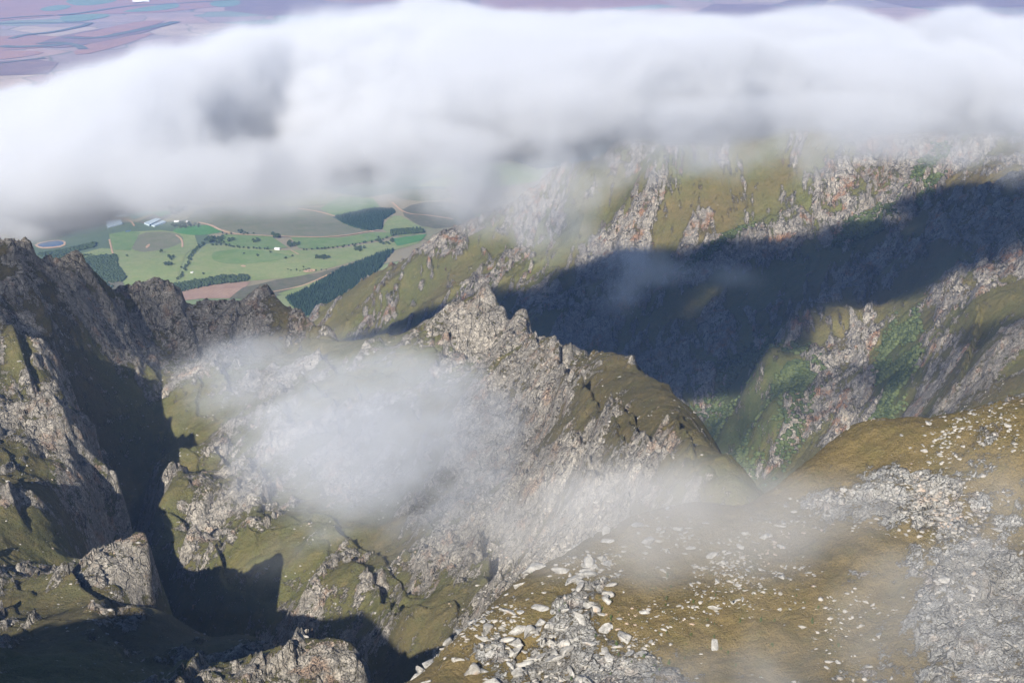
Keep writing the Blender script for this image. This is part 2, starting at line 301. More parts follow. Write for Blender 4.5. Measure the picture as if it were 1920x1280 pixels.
# ------------------------------------------------------------------ materials
class NT:
    def __init__(s, name):
        s.m = bpy.data.materials.new(name); s.m.use_nodes = True; s.t = s.m.node_tree
        s.b = s.t.nodes['Principled BSDF']; s.b.inputs['Specular IOR Level'].default_value = 0.15; s.b.inputs['Roughness'].default_value = 0.9
    def n(s, typ, **kw):
        nd = s.t.nodes.new(typ)
        for k, v in kw.items():
            if k.startswith('i_'): nd.inputs[int(k[2:])].default_value = v
            else: setattr(nd, k, v)
        return nd
    def l(s, a, b): s.t.links.new(a, b)
    def set(s, sock, v):
        if hasattr(v, 'is_linked') or isinstance(v, bpy.types.NodeSocket): s.l(v, sock)
        else: sock.default_value = v
    def mix(s, f, a, b, mode='MIX'):
        nd = s.n('ShaderNodeMix', data_type='RGBA', blend_type=mode)
        s.set(nd.inputs[0], f)
        for k, v in ((6, a), (7, b)):
            if isinstance(v, tuple): nd.inputs[k].default_value = (*v, 1) if len(v) == 3 else v
            else: s.l(v, nd.inputs[k])
        return nd.outputs[2]
    def math(s, op, a, b=0.0, c=None, clamp=False):
        nd = s.n('ShaderNodeMath', operation=op, use_clamp=clamp); s.set(nd.inputs[0], a); s.set(nd.inputs[1], b)
        if c is not None: s.set(nd.inputs[2], c)
        return nd.outputs[0]
    def ramp(s, x, lo, hi, a=0.0, b=1.0, smooth=True):
        nd = s.n('ShaderNodeMapRange', interpolation_type='SMOOTHSTEP' if smooth else 'LINEAR'); s.set(nd.inputs[0], x)
        for k, v in ((1, lo), (2, hi), (3, a), (4, b)): nd.inputs[k].default_value = v
        return nd.outputs[0]
    def noise(s, scale, detail=4, rough=0.6, vec=None, dist=0.0):
        nd = s.n('ShaderNodeTexNoise'); nd.inputs['Scale'].default_value = scale; nd.inputs['Detail'].default_value = detail
        nd.inputs['Roughness'].default_value = rough; nd.inputs['Distortion'].default_value = dist
        if vec is not None: s.l(vec, nd.inputs['Vector'])
        return nd.outputs[0]
    def attr(s, name, out='Fac'):
        nd = s.n('ShaderNodeAttribute', attribute_name=name); return nd.outputs[out]
    def pos(s): return s.n('ShaderNodeNewGeometry').outputs['Position']
    def mapping(s, vec, scale=(1, 1, 1), rot=(0, 0, 0)):
        nd = s.n('ShaderNodeMapping'); s.l(vec, nd.inputs[0]); nd.inputs['Scale'].default_value = scale; nd.inputs['Rotation'].default_value = rot
        return nd.outputs[0]

def mountain_material(name, k, stone, rock_a, rock_b, orange, bump, stretch=(1, 1, 1), rot=0.0):
    """k: metres per fine grain; 'rock' and 'veg' come from the mesh, grain from noise"""
    M = NT(name); P = M.pos()
    rock = M.attr('rock'); veg = M.attr('veg', 'Color')
    n1 = M.noise(1 / (7 * k), 6, 0.72, P); n2 = M.noise(1 / (1.6 * k), 5, 0.7, P); n3 = M.noise(1 / (40 * k), 4, 0.6, P)
    vor = M.n('ShaderNodeTexVoronoi', feature='DISTANCE_TO_EDGE'); vor.inputs['Scale'].default_value = 1 / (5.5 * k)
    wv = M.n('ShaderNodeVectorMath', operation='MULTIPLY_ADD')
    nz = M.n('ShaderNodeTexNoise'); nz.inputs['Scale'].default_value = 1 / (6 * k); M.l(P, nz.inputs['Vector'])
    M.l(nz.outputs[1], wv.inputs[0]); wv.inputs[1].default_value = (6 * k, 6 * k, 6 * k); M.l(P, wv.inputs[2])
    mp = M.mapping(wv.outputs[0], (1, 1, 0.45), (0.25, 0.5, 0.3)); M.l(mp, vor.inputs['Vector'])
    crack = M.ramp(vor.outputs['Distance'], 0.0, 0.07, 0.0, 1.0)
    # where stone shows: mask broken up by noise
    nm = M.noise(1 / (15 * k), 8, 0.80, M.mapping(P, stretch, (0, 0, rot)))
    s = M.math('ADD', rock, M.math('MULTIPLY', M.math('SUBTRACT', nm, 0.5), 4.2)); s = M.math('ADD', s, M.math('MULTIPLY', M.math('SUBTRACT', n2, 0.5), 0.8))
    mask = M.ramp(s, stone - 0.06, stone + 0.10)
    rc = M.mix(M.ramp(n1, 0.35, 0.68), rock_a, rock_b)
    oz = M.noise(1 / (26 * k), 5, 0.65, P)
    rc = M.mix(M.math('MULTIPLY', M.ramp(oz, 0.52, 0.66), orange), rc, (0.42, 0.22, 0.11))
    rc = M.mix(M.math('MULTIPLY', M.math('SUBTRACT', 1.0, crack), 0.3), rc, (0.05, 0.05, 0.045))
    rc = M.mix(M.ramp(n2, 0.36, 0.60, 0.8, 0.0), rc, (0.085, 0.08, 0.07))  # small crevice shadows put into the rock colour as dark noise
    rc = M.mix(M.ramp(n3, 0.45, 0.62, 0.0, 0.5), rc, (0.17, 0.155, 0.13))
    jn = M.noise(1 / (34 * k), 3, 0.55, M.mapping(P, (1, 1, 0.5), (0.3, 0.2, 0.4))); jl = M.math('ABSOLUTE', M.math('SUBTRACT', jn, 0.5))
    rc = M.mix(M.ramp(jl, 0.0, 0.010, 0.8, 0.0), rc, (0.03, 0.03, 0.028)); jb = M.ramp(jl, 0.0, 0.014, 0.0, 1.0)
    vc = M.mix(M.ramp(n2, 0.34, 0.58, 0.75, 0.0), veg, M.mix(0.3, (0.03, 0.034, 0.014), veg))  # fine shading put into the plant colour as dark noise
    vc = M.mix(M.ramp(n3, 0.42, 0.62, 0.0, 0.55), vc, M.mix(0.5, veg, (0.165, 0.120, 0.05)))
    n4 = M.noise(1 / (18 * k), 7, 0.75, P); vc = M.mix(M.ramp(n4, 0.38, 0.52, 0.55, 0.0), vc, M.mix(0.45, veg, (0.06, 0.08, 0.025)))
    vc = M.mix(M.ramp(n4, 0.54, 0.68, 0.0, 0.5), vc, M.mix(0.6, veg, (0.30, 0.22, 0.10)))
    col = M.mix(mask, vc, rc); M.l(col, M.b.inputs['Base Color'])
    hh = M.math('ADD', M.math('MULTIPLY', mask, 0.9), M.math('MULTIPLY', n2, 0.9))
    hh = M.math('ADD', hh, M.math('MULTIPLY', M.math('MULTIPLY', crack, mask), 0.7)); hh = M.math('ADD', hh, M.math('MULTIPLY', M.math('MULTIPLY', jb, mask), 1.6))
    hh = M.math('ADD', hh, M.math('MULTIPLY', n1, 2.2))
    bp = M.n('ShaderNodeBump'); bp.inputs['Strength'].default_value = 1.0; bp.inputs['Distance'].default_value = bump * k; M.l(hh, bp.inputs['Height'])
    M.l(bp.outputs[0], M.b.inputs['Normal'])
    return M.m
m_near = mountain_material('near_slope_heath', 0.58, 0.62, (0.32, 0.31, 0.29), (0.56, 0.55, 0.51), 0.3, 1.9)
m_mid = mountain_material('middle_ridge_rock', 0.8, 0.60, (0.27, 0.245, 0.205), (0.58, 0.525, 0.44), 0.5, 1.9)
m_far = mountain_material('far_mountain_rock', 1.6, 0.62, (0.27, 0.245, 0.205), (0.58, 0.52, 0.43), 0.9, 1.7, (1.5, 0.4, 0.4), -0.15)

M = NT('plain_grass'); P = M.pos()
c = M.mix(M.ramp(M.noise(1 / 600, 5, 0.6, P), 0.4, 0.6), (0.22, 0.26, 0.11), (0.32, 0.28, 0.16))
c = M.mix(M.ramp(M.noise(1 / 40, 4, 0.7, P), 0.35, 0.7, 0.0, 0.25), c, (0.08, 0.11, 0.04))
far_y = M.n('ShaderNodeSeparateXYZ'); M.l(P, far_y.inputs[0])
vo = M.n('ShaderNodeTexVoronoi', feature='F1'); vo.inputs['Scale'].default_value = 1 / 620; ve = M.n('ShaderNodeTexVoronoi', feature='DISTANCE_TO_EDGE'); ve.inputs['Scale'].default_value = 1 / 620
wq = M.n('ShaderNodeTexNoise'); wq.inputs['Scale'].default_value = 1 / 900; M.l(P, wq.inputs['Vector']); wa = M.n('ShaderNodeVectorMath', operation='MULTIPLY_ADD'); M.l(wq.outputs[1], wa.inputs[0]); wa.inputs[1].default_value = (500, 500, 0); M.l(P, wa.inputs[2])
mq = M.mapping(wa.outputs[0], (1, 0.8, 0.0), (0, 0, .4)); M.l(mq, vo.inputs['Vector']); M.l(mq, ve.inputs['Vector'])
sc_ = M.n('ShaderNodeSeparateColor'); M.l(vo.outputs['Color'], sc_.inputs[0])
farc = M.mix(M.ramp(sc_.outputs[0], 0.2, 0.8), (0.54, 0.36, 0.28), (0.42, 0.32, 0.28)); farc = M.mix(M.ramp(sc_.outputs[1], 0.72, 0.8), farc, (0.30, 0.34, 0.24)); farc = M.mix(M.ramp(sc_.outputs[2], 0.8, 0.86), farc, (0.60, 0.45, 0.33))
farc = M.mix(M.ramp(M.noise(1 / 260, 4, 0.6, P), 0.4, 0.65, 0.0, 0.35), farc, (0.30, 0.23, 0.20))
midc = M.mix(M.ramp(sc_.outputs[0], 0.3, 0.7), c, (0.27, 0.32, 0.14)); midc = M.mix(M.ramp(sc_.outputs[1], 0.6, 0.7), midc, (0.33, 0.28, 0.17)); midc = M.mix(M.ramp(sc_.outputs[2], 0.78, 0.84), midc, (0.13, 0.17, 0.09))
c = M.mix(M.ramp(far_y.outputs[1], 9500, 12000), midc, farc)
c = M.mix(M.ramp(ve.outputs['Distance'], 0.0, 0.028, 0.6, 0.0), c, (0.13, 0.15, 0.09))
M.l(c, M.b.inputs['Base Color']); m_plain = M.m

# ------------------------------------------------------------------ terrain meshes
g1 = np.array([0.130, 0.130, 0.048]); br = np.array([0.20, 0.15, 0.065]); gr = np.array([0.09, 0.125, 0.04]); mo = np.array([0.120, 0.102, 0.052])
tn = sst(-0.5, 0.5, fbm(GX, GY, 300, 4, 301))[..., None]; tg = sst(-0.2, 0.35, fbm(GX, GY, 500, 4, 311))[..., None]
vegN = lerp(br, np.array([0.33, 0.245, 0.11]), tn)
vegM = lerp(mo, g1, tn * 0.8)
vegF = lerp(g1 * 1.1, br * 0.85, tn * 0.8); vegF = lerp(vegF, g1 * 1.35, 0.5 * tg)
def PZ(cx, cy, rx, ry, rot=0.0, p=2):
    c, s_ = math.cos(R(rot)), math.sin(R(rot)); dx, dy = PX - cx, PY - cy
    return np.exp(-((((dx * c + dy * s_) / rx) ** 2 + ((-dx * s_ + dy * c) / ry) ** 2) ** (p / 2)))
wood = np.clip(PZ(1400, 780, 95, 120, 30) + PZ(1680, 690, 38, 110, 15) + PZ(1620, 420, 60, 25, -30) + 0.8 * PZ(1740, 330, 30, 70, 30) + 0.7 * PZ(1480, 690, 60, 50) + .6 * PZ(1340, 470, 110, 22, -35), 0, 1) * FAR
vegF = lerp(vegF, np.array([0.095, 0.112, 0.04]), np.clip(wood * 1.2, 0, 1)[..., None])
spur = PZ(1880, 640, 80, 90, 0, 4)[..., None]; vegF = lerp(vegF, np.array([0.18, 0.165, 0.05]), spur)
VEG = vegN * NEAR[..., None] + vegM * MID[..., None] + vegF * np.maximum(FAR, 1 - MW)[..., None]
ROCK = np.clip(RK * (0.8 + 0.2 * sst(0.2, 0.75, SLOPE)) + 0.25 * sst(0.8, 1.5, SLOPE), 0, 1)
print('tri', NR*NC*2)

vid = np.arange(NR * NC).reshape(NR, NC)
q = np.stack([vid[:-1, :-1], vid[:-1, 1:], vid[1:, 1:], vid[1:, :-1]], -1).reshape(-1, 4)
rowf = np.repeat(np.arange(NR - 1), NC - 1); colf = np.tile(np.arange(NC - 1), NR - 1)
yf = ROWS[rowf]; uf = US[colf]
reg = np.zeros(len(q), np.int8)                          # 0 near, 1 middle, 2 far, 3 plain
nearline = np.interp(uf, [-.2, -.1, -.067, -.034, -.008, .015, .034, .058, .089, .12, .15, .185, .218, .27, .33, 1], [300, 500, 640, 670, 670, 700, 715, 735, 770, 780, 780, 800, 820, 810, 820, 900])
reg[yf > nearline] = 1; reg[yf > 2450] = 2
plainline = np.interp(uf, [-.1, 0.0, .1], [5250, 5250, 6900]); reg[yf > plainline] = 3
reg_v = np.where(GY > np.interp(GU, [-.2, -.1, -.067, -.034, -.008, .015, .034, .058, .089, .12, .15, .185, .218, .27, .33, 1], [300, 500, 640, 670, 670, 700, 715, 735, 770, 780, 780, 800, 820, 810, 820, 900]), 1, 0); reg_v[GY > 2450] = 2
flat = np.stack([GX.ravel(), GY.ravel(), GZ.ravel()], -1)
def tmesh(name, sel, mat):
    qq = q[sel]; used, inv = np.unique(qq, return_inverse=True); qq = inv.reshape(qq.shape).astype(np.int32)
    me = bpy.data.meshes.new(name); nv, nf = len(used), len(qq)
    me.vertices.add(nv); me.vertices.foreach_set('co', flat[used].astype(np.float32).ravel())
    me.loops.add(nf * 4); me.loops.foreach_set('vertex_index', qq.ravel())
    me.polygons.add(nf); me.polygons.foreach_set('loop_start', np.arange(0, nf * 4, 4, dtype=np.int32))
    me.update(calc_edges=True); me.shade_smooth()
    a = me.attributes.new('rock', 'FLOAT', 'POINT'); a.data.foreach_set('value', ROCK.ravel()[used].astype(np.float32))
    a = me.attributes.new('veg', 'FLOAT_COLOR', 'POINT'); v = VEG.reshape(-1, 3)[used]
    a.data.foreach_set('color', np.concatenate([v, np.ones((nv, 1))], 1).astype(np.float32).ravel())
    me.materials.append(mat); o = bpy.data.objects.new(name, me); COL.objects.link(o); o['kind'] = 'structure'
    return o
tmesh('foreground_slope', reg == 0, m_near)
tmesh('middle_ridge', reg == 1, m_mid)
tmesh('far_mountain', reg == 2, m_far)
tmesh('plain', reg == 3, m_plain)


# ------------------------------------------------------------------ farmland on the plain
from mathutils.geometry import delaunay_2d_cdt
def ground(px, py):
    d = ray(px, py); Y = (CAM_Z - 60) / -d[2] * d[1]
    for _ in range(25):
        z = hgt(d[0] / d[1] * Y, Y)[0]; Y = 0.5 * Y + 0.5 * (CAM_Z - z) / -d[2] * d[1]
    return np.array([d[0] / d[1] * Y, Y])
def smooth_poly(P, it=2, closed=True):
    P = np.array(P)
    for _ in range(it):
        Qn = []; n = len(P)
        for i in range(n if closed else n - 1):
            a, b = P[i], P[(i + 1) % n]; Qn += [a * .75 + b * .25, a * .25 + b * .75]
        P = np.array(Qn) if closed else np.array([P[0]] + Qn + [P[-1]])
    return P
def inside(P, x, y):
    c = np.zeros(x.shape, bool); n = len(P); j = n - 1
    for i in range(n):
        cond = ((P[i, 1] > y) != (P[j, 1] > y)) & (x < (P[j, 0] - P[i, 0]) * (y - P[i, 1]) / (P[j, 1] - P[i, 1] + 1e-9) + P[i, 0])
        c ^= cond; j = i
    return c
def link(name, me, mat, parent=None, **props):
    if mat: me.materials.append(mat)
    o = bpy.data.objects.new(name, me); COL.objects.link(o); o.parent = parent
    for k, v in props.items(): o[k] = v
    return o
def drape(name, pix, mat, off=1.5, step=None, sm=1, pts=None):
    P = np.array([ground(*p) for p in pix]) if pts is None else pts
    if sm: P = smooth_poly(P, sm)
    d = P[:, 1].mean(); step = step or (45 if d < 10000 else 140)
    E = []
    for i in range(len(P)):
        a, b = P[i], P[(i + 1) % len(P)]; n = max(1, int(np.linalg.norm(b - a) / step))
        E += [a + (b - a) * k / n for k in range(n)]
    E = np.array(E); lo, hi = E.min(0), E.max(0)
    gx, gy = np.meshgrid(np.arange(lo[0], hi[0], step) + 3, np.arange(lo[1], hi[1], step) + 3); gx, gy = gx.ravel(), gy.ravel()
    k = inside(E, gx, gy); V2 = [Vector(p) for p in np.concatenate([E, np.stack([gx[k], gy[k]], -1)])]
    v, _, f, *_r = delaunay_2d_cdt(V2, [], [list(range(len(E)))], 1, 1e-3)
    v = np.array([(p.x, p.y) for p in v]); z = hgt(v[:, 0], v[:, 1]) + off * (1 if d < 10000 else 2.5)
    me = bpy.data.meshes.new(name); me.from_pydata([tuple(p) for p in np.column_stack([v, z])], [], [tuple(t) for t in f]); me.shade_smooth()
    if len(me.polygons) and me.polygons[0].normal.z < 0: me.flip_normals()
    return link(name, me, mat, kind='structure')
def strip(name, pix, width, mat, off=2.2):
    P = smooth_poly([ground(*p) for p in pix], 2, False)
    Q = [P[0]]
    for i in range(len(P) - 1):
        n = max(1, int(np.linalg.norm(P[i + 1] - P[i]) / 25)); Q += [P[i] + (P[i + 1] - P[i]) * (k + 1) / n for k in range(n)]
    Q = np.array(Q); T = np.gradient(Q, axis=0); T /= np.linalg.norm(T, axis=1)[:, None] + 1e-9; Nn = np.stack([-T[:, 1], T[:, 0]], -1)
    L_, R_ = Q + Nn * width / 2, Q - Nn * width / 2
    vv = np.concatenate([L_, R_]); z = hgt(vv[:, 0], vv[:, 1]) + off * (1 if Q[:, 1].mean() < 10000 else 2.2); n = len(Q)
    me = bpy.data.meshes.new(name); me.from_pydata([tuple(p) for p in np.column_stack([vv, z])], [], [(i, i + n, i + n + 1, i + 1) for i in range(n - 1)])
    if me.polygons[0].normal.z < 0: me.flip_normals()
    return link(name, me, mat, kind='structure')
def field_mat(name, a, b, furrow=0.0, wl=70, ang=0.0):
    M = NT(name); P = M.pos()
    c = M.mix(M.ramp(M.noise(1 / wl, 5, 0.65, P), 0.35, 0.65), a, b)
    c = M.mix(M.ramp(M.noise(1 / 14, 3, 0.7, P), 0.4, 0.75, 0.0, 0.35), c, tuple(x * 0.55 for x in a))
    if furrow:
        w = M.n('ShaderNodeTexWave', wave_type='BANDS'); w.inputs['Scale'].default_value = 0.02; w.inputs['Distortion'].default_value = 2.0; w.inputs['Detail'].default_value = 2
        M.l(M.mapping(P, (1, 1, 1), (0, 0, ang)), w.inputs['Vector'])
        c = M.mix(M.math('MULTIPLY', w.outputs[1], furrow), c, tuple(x * 0.6 for x in b))
    M.l(c, M.b.inputs['Base Color']); return M.m
F_green = field_mat('pasture_green', (0.17, 0.26, 0.08), (0.23, 0.29, 0.11)); F_lime = field_mat('pasture_lime', (0.25, 0.31, 0.11), (0.31, 0.33, 0.14))
F_bright = field_mat('crop_green', (0.09, 0.24, 0.06), (0.12, 0.26, 0.08)); F_olive = field_mat('pasture_dry', (0.21, 0.22, 0.11), (0.26, 0.24, 0.15), 0.15)
F_dull = field_mat('scrub_ground', (0.135, 0.142, 0.074), (0.196, 0.169, 0.108), wl=30); F_soil = field_mat('ploughed_soil', (0.405, 0.257, 0.176), (0.486, 0.324, 0.223), 0.35, ang=.2)
F_bare = field_mat('bare_earth', (0.567, 0.365, 0.223), (0.648, 0.446, 0.270)); F_pink = field_mat('stubble_pink', (0.499, 0.270, 0.189), (0.432, 0.243, 0.189), 0.12, 300)
F_mauve = field_mat('fallow_mauve', (0.270, 0.176, 0.162), (0.338, 0.216, 0.176), 0.1, 260); F_teal = field_mat('irrigated_crop', (0.20, 0.30, 0.20), (0.26, 0.34, 0.23), 0, 200)
F_veg = field_mat('market_garden', (0.216, 0.162, 0.121), (0.162, 0.203, 0.108), 0.4, ang=1.0); F_dark = field_mat('riverside_trees', (0.15, 0.165, 0.12), (0.22, 0.21, 0.16), wl=50)
M = NT('pond_water'); M.b.inputs['Base Color'].default_value = (0.09, 0.11, 0.12, 1); M.b.inputs['Roughness'].default_value = 0.25; M.b.inputs['Specular IOR Level'].default_value = 0.5; m_water = M.m

drape('field', [(238,435),(300,432),(365,440),(372,462),(350,475),(330,530),(240,545),(215,500),(208,470),(205,440)], F_lime, sm=0)
drape('field', [(262,437),(310,434),(345,442),(340,458),(300,470),(258,474),(240,460)], F_olive, 2.0, sm=1)
drape('field', [(205,440),(240,433),(262,437),(245,470),(215,470)], F_green, 2.4, sm=0)
drape('field', [(386,458),(430,458),(520,470),(640,466),(760,448),(790,455),(720,475),(640,497),(560,520),(470,527),(330,535),(350,500),(362,480)], F_lime, sm=0)
drape('field', [(400,470),(470,468),(560,480),(520,490),(440,497),(395,490)], F_green, 2.2, sm=2)
drape('field', [(330,428),(385,421),(416,430),(420,436),(372,443),(322,437)], F_bright, 2.0, sm=1)
drape('field', [(420,440),(505,442),(540,465),(500,468),(430,460),(405,450)], F_green, 2.0, sm=0)
drape('field', [(545,445),(640,446),(700,436),(760,438),(700,452),(590,468),(560,466)], F_green, 2.0, sm=0)
drape('field', [(330,432),(372,392),(520,385),(600,390),(690,432),(640,444),(470,444),(420,430)], F_olive, 1.4, sm=0)
drape('field', [(600,392),(640,368),(700,372),(712,388),(630,408)], F_green, 1.7, sm=0)
drape('field', [(716,435),(722,415),(745,402),(775,418),(800,430),(760,446)], F_lime, 1.7, sm=1)
drape('field', [(735,448),(800,440),(790,452),(745,462)], F_bright, 2.4, sm=0)
drape('field', [(745,398),(780,380),(850,378),(900,400),(860,425),(800,430)], F_dull, 1.5, sm=1)
drape('field', [(720,360),(840,352),(850,376),(760,378)], F_olive, 1.6, sm=1)
drape('field', [(780,350),(900,310),(1030,305),(1010,340),(930,352)], F_lime, 1.5, sm=0)
drape('field', [(318,548),(400,535),(470,528),(455,545),(430,560),(380,560),(335,565)], F_soil, 1.8, sm=0)
drape('field', [(430,560),(455,540),(520,525),(600,512),(640,500),(600,530),(540,552),(470,562)], F_dull, 2.1, sm=0)
drape('field', [(520,552),(570,535),(610,522),(570,548),(545,558)], F_lime, 2.6, sm=0)
drape('field', [(110,480),(205,470),(215,500),(235,540),(180,570),(120,520)], F_dull, 1.4, sm=0)
drape('field', [(140,480),(206,462),(212,482),(160,492)], F_lime, 1.9, sm=1)
drape('field', [(255,418),(290,402),(330,398),(315,408),(280,422)], F_veg, 2.0, sm=0)
drape('field', [(235,402),(275,395),(290,400),(250,412)], F_teal, 2.2, sm=0)
drape('field', [(285,400),(310,395),(322,400),(300,408)], F_bright, 2.6, sm=0)
drape('bare_earth_patch', [(455,498),(462,500),(459,502),(450,500)], F_bare, 3.0, sm=1)
drape('bare_earth_patch', [(570,507),(592,505),(590,511),(568,512)], F_bare, 3.0, sm=1)
drape('bare_earth_patch', [(276,460),(283,458),(278,466),(272,466)], F_bare, 3.2, sm=1)
drape('pond', [(68,459),(100,452),(120,453),(118,461),(92,464),(75,464)], m_water, 2.8, sm=1)
drape('pond_bank', [(62,458),(100,450),(124,452),(122,463),(90,467),(72,466)], F_bare, 2.0, sm=1)
drape('pond', [(236,434),(246,433),(244,435),(234,436)], m_water, 2.8, sm=0)
# the far plain
drape('field', [(-40,-5),(430,-8),(420,12),(300,25),(140,28),(0,40),(-40,44)], F_pink, 1.5, sm=0)
drape('field', [(-40,72),(60,66),(150,72),(140,85),(90,90),(-40,98)], F_pink, 1.5, sm=1)
drape('field', [(70,80),(150,60),(240,48),(300,44),(300,56),(150,88),(90,92)], F_mauve, 2.0, sm=1)
drape('field', [(170,62),(230,46),(310,38),(300,46),(200,68)], F_pink, 2.6, sm=1)
drape('field', [(140,66),(200,58),(220,60),(200,72),(140,70)], F_pink, 3.2, sm=1)
drape('field', [(-40,95),(60,96),(90,100),(20,112),(-40,114)], F_pink, 1.8, sm=1)
drape('field', [(160,82),(300,60),(260,76),(180,100),(130,105)], F_pink, 1.6, sm=1)
drape('field', [(-40,118),(60,112),(110,118),(90,140),(-40,145)], F_mauve, 1.6, sm=0)
drape('field', [(110,30),(200,26),(210,32),(150,42),(115,42)], F_teal, 2.0, sm=2)
drape('field', [(118,3),(150,-3),(215,-2),(222,3),(180,11),(140,12)], F_teal, 2.0, sm=2)
drape('field', [(70,18),(110,10),(138,12),(120,20),(85,23)], F_teal, 2.2, sm=2)
drape('field', [(220,24),(300,10),(340,8),(330,18),(260,24)], F_teal, 2.2, sm=1)
drape('field', [(390,4),(450,0),(450,12),(400,15)], F_teal, 2.2, sm=1)
drape('field', [(430,-8),(900,-8),(900,30),(500,30),(420,20)], F_mauve, 1.2, sm=0)
drape('field', [(900,-8),(1200,-8),(1260,8),(1150,16),(1000,26),(900,20)], F_pink, 1.4, sm=0)
drape('field', [(560,-6),(760,-8),(800,2),(640,8)], F_pink, 2.0, sm=1)
drape('field', [(1290,30),(1340,8),(1450,10),(1500,-5),(1560,-8),(1530,30),(1420,44),(1320,42)], F_mauve, 2.0, sm=0)
drape('field', [(1600,-6),(1960,-8),(1960,14),(1700,14)], F_mauve, 1.4, sm=0)
for pix, w in (([(-40,40),(60,32),(100,30)], 60), ([(110,30),(170,24),(240,12),(330,8),(420,3),(480,-2)], 75), ([(-20,46),(40,44),(100,44),(160,44)], 55),
               ([(20,74),(50,66),(100,62),(150,52),(170,44)], 70), ([(70,84),(110,80),(150,88),(156,94)], 90), ([(0,88),(30,90),(90,88),(120,84)], 150), ([(-20,122),(20,118),(70,112),(85,110)], 45),
               ([(120,72),(180,74),(240,62),(300,50),(330,42)], 110), ([(250,8),(275,4)], 40), ([(1310,42),(1360,38),(1460,42),(1540,36)], 50), ([(1450,10),(1500,20),(1530,6)], 40)):
    strip('riverside_woodland', pix, w, F_dark, 4.0)
for pix, w in (([(372,418),(395,423),(412,432),(430,438),(460,441),(540,446),(640,444),(700,434),(712,432)], 16), ([(560,392),(600,398),(640,410),(680,430),(700,436)], 14),
               ([(470,556),(530,545),(575,535),(625,512)], 9), ([(260,300),(300,412),(330,398)], 0), ([(330,442),(342,450),(342,465)], 8), ([(212,408),(245,414),(252,425)], 8), ([(735,380),(760,402),(800,404),(850,412)], 9),
               ([(205,450),(212,480),(220,500)], 7), ([(0,120),(40,116)], 20), ([(545,470),(560,478)], 6)):
    if w: strip('dirt_road', pix, w, F_bare, 3.4)

# ------------------------------------------------------------------ trees
def leaf_mat(name, a, b, wl):
    M = NT(name); P = M.pos(); M.l(M.mix(M.ramp(M.noise(1 / wl, 4, 0.7, P), 0.35, 0.65), a, b), M.b.inputs['Base Color']); return M.m
m_gum = leaf_mat('tree_crown_green', (0.030, 0.050, 0.018), (0.055, 0.075, 0.03), 4); m_pine = leaf_mat('pine_green', (0.018, 0.038, 0.020), (0.032, 0.058, 0.026), 6)
m_canopy = leaf_mat('canyon_canopy', (0.045, 0.062, 0.026), (0.10, 0.12, 0.05), 30); m_bush = leaf_mat('bush_green', (0.035, 0.070, 0.018), (0.075, 0.11, 0.03), 0.8)
m_bark = leaf_mat('bark', (0.09, 0.07, 0.05), (0.13, 0.11, 0.09), 1)
ICO_V = None
def ico(sub=1):
    import bmesh
    bm = bmesh.new(); bmesh.ops.create_icosphere(bm, subdivisions=sub, radius=1); v = np.array([p.co[:] for p in bm.verts]); f = np.array([[l.index for l in q_.verts] for q_ in bm.faces]); bm.free(); return v, f
I1, I2, I3 = ico(1), ico(2), ico(3)
def stack(Vs, Fs):
    o = 0; F2 = []
    for v, f in zip(Vs, Fs): F2.append(f + o); o += len(v)
    return np.concatenate(Vs), np.concatenate(F2)
def mk(name, v, f):
    me = bpy.data.meshes.new(name); v = np.asarray(v, np.float32); f = np.asarray(f, np.int32); n, k = f.shape
    me.vertices.add(len(v)); me.vertices.foreach_set('co', v.ravel()); me.loops.add(n * k); me.loops.foreach_set('vertex_index', f.ravel())
    me.polygons.add(n); me.polygons.foreach_set('loop_start', np.arange(0, n * k, k, dtype=np.int32)); me.update(calc_edges=True); return me
def crown(r, h, n, base=0.3, cone=False, jit=0.35, leaf=0.28):
    """foliage: a cloud of small clumps filling an uneven volume"""
    Vs, Fs = [], []
    for i in range(n):
        t = rng.random(); a = rng.random() * 6.283
        prof = (1 - t) * 0.95 + 0.05 if cone else math.sqrt(max(0.0, 1 - (2 * t - 0.85) ** 2 * 0.75)) * (0.75 + 0.5 * rng.random())
        q_ = r * prof * math.sqrt(rng.random()) * 0.95; c = np.array([math.cos(a) * q_, math.sin(a) * q_, h * (base + (1 - base) * t)])
        v = I1[0] * (1 + jit * (rng.random((12, 1)) - .5) * 2) * np.array([1, 1, .8]) * r * leaf * (0.7 + 0.6 * rng.random())
        Vs.append(v + c); Fs.append(I1[1])
    return stack(Vs, Fs)
def trunk_mesh(name, r, h):
    k = 6; v = []
    for z, q_, o in ((-h * .15, r * 1.3, 0), (h * .25, r * .8, r * .2), (h * .6, r * .45, -r * .2)):
        v += [(math.cos(i * 6.283 / k) * q_ + o, math.sin(i * 6.283 / k) * q_, z) for i in range(k)]
    f = [(j * k + i, j * k + (i + 1) % k, (j + 1) * k + (i + 1) % k, (j + 1) * k + i) for j in range(2) for i in range(k)]
    return mk(name, v, f)
def tree_kind(r, h, n, mat, cone=False, base=.3, leaf=.28):
    out = []
    for i in range(4):
        c = mk('crown', *crown(r, h, n, base, cone, leaf=leaf)); c.materials.append(mat); t = trunk_mesh('trunk', h * .035 + .05, h); t.materials.append(m_bark); out.append((c, t))
    return out
K_gum = tree_kind(6.5, 12, 26, m_gum); K_small = tree_kind(4.2, 7.5, 18, m_gum)
count_tree = [0]
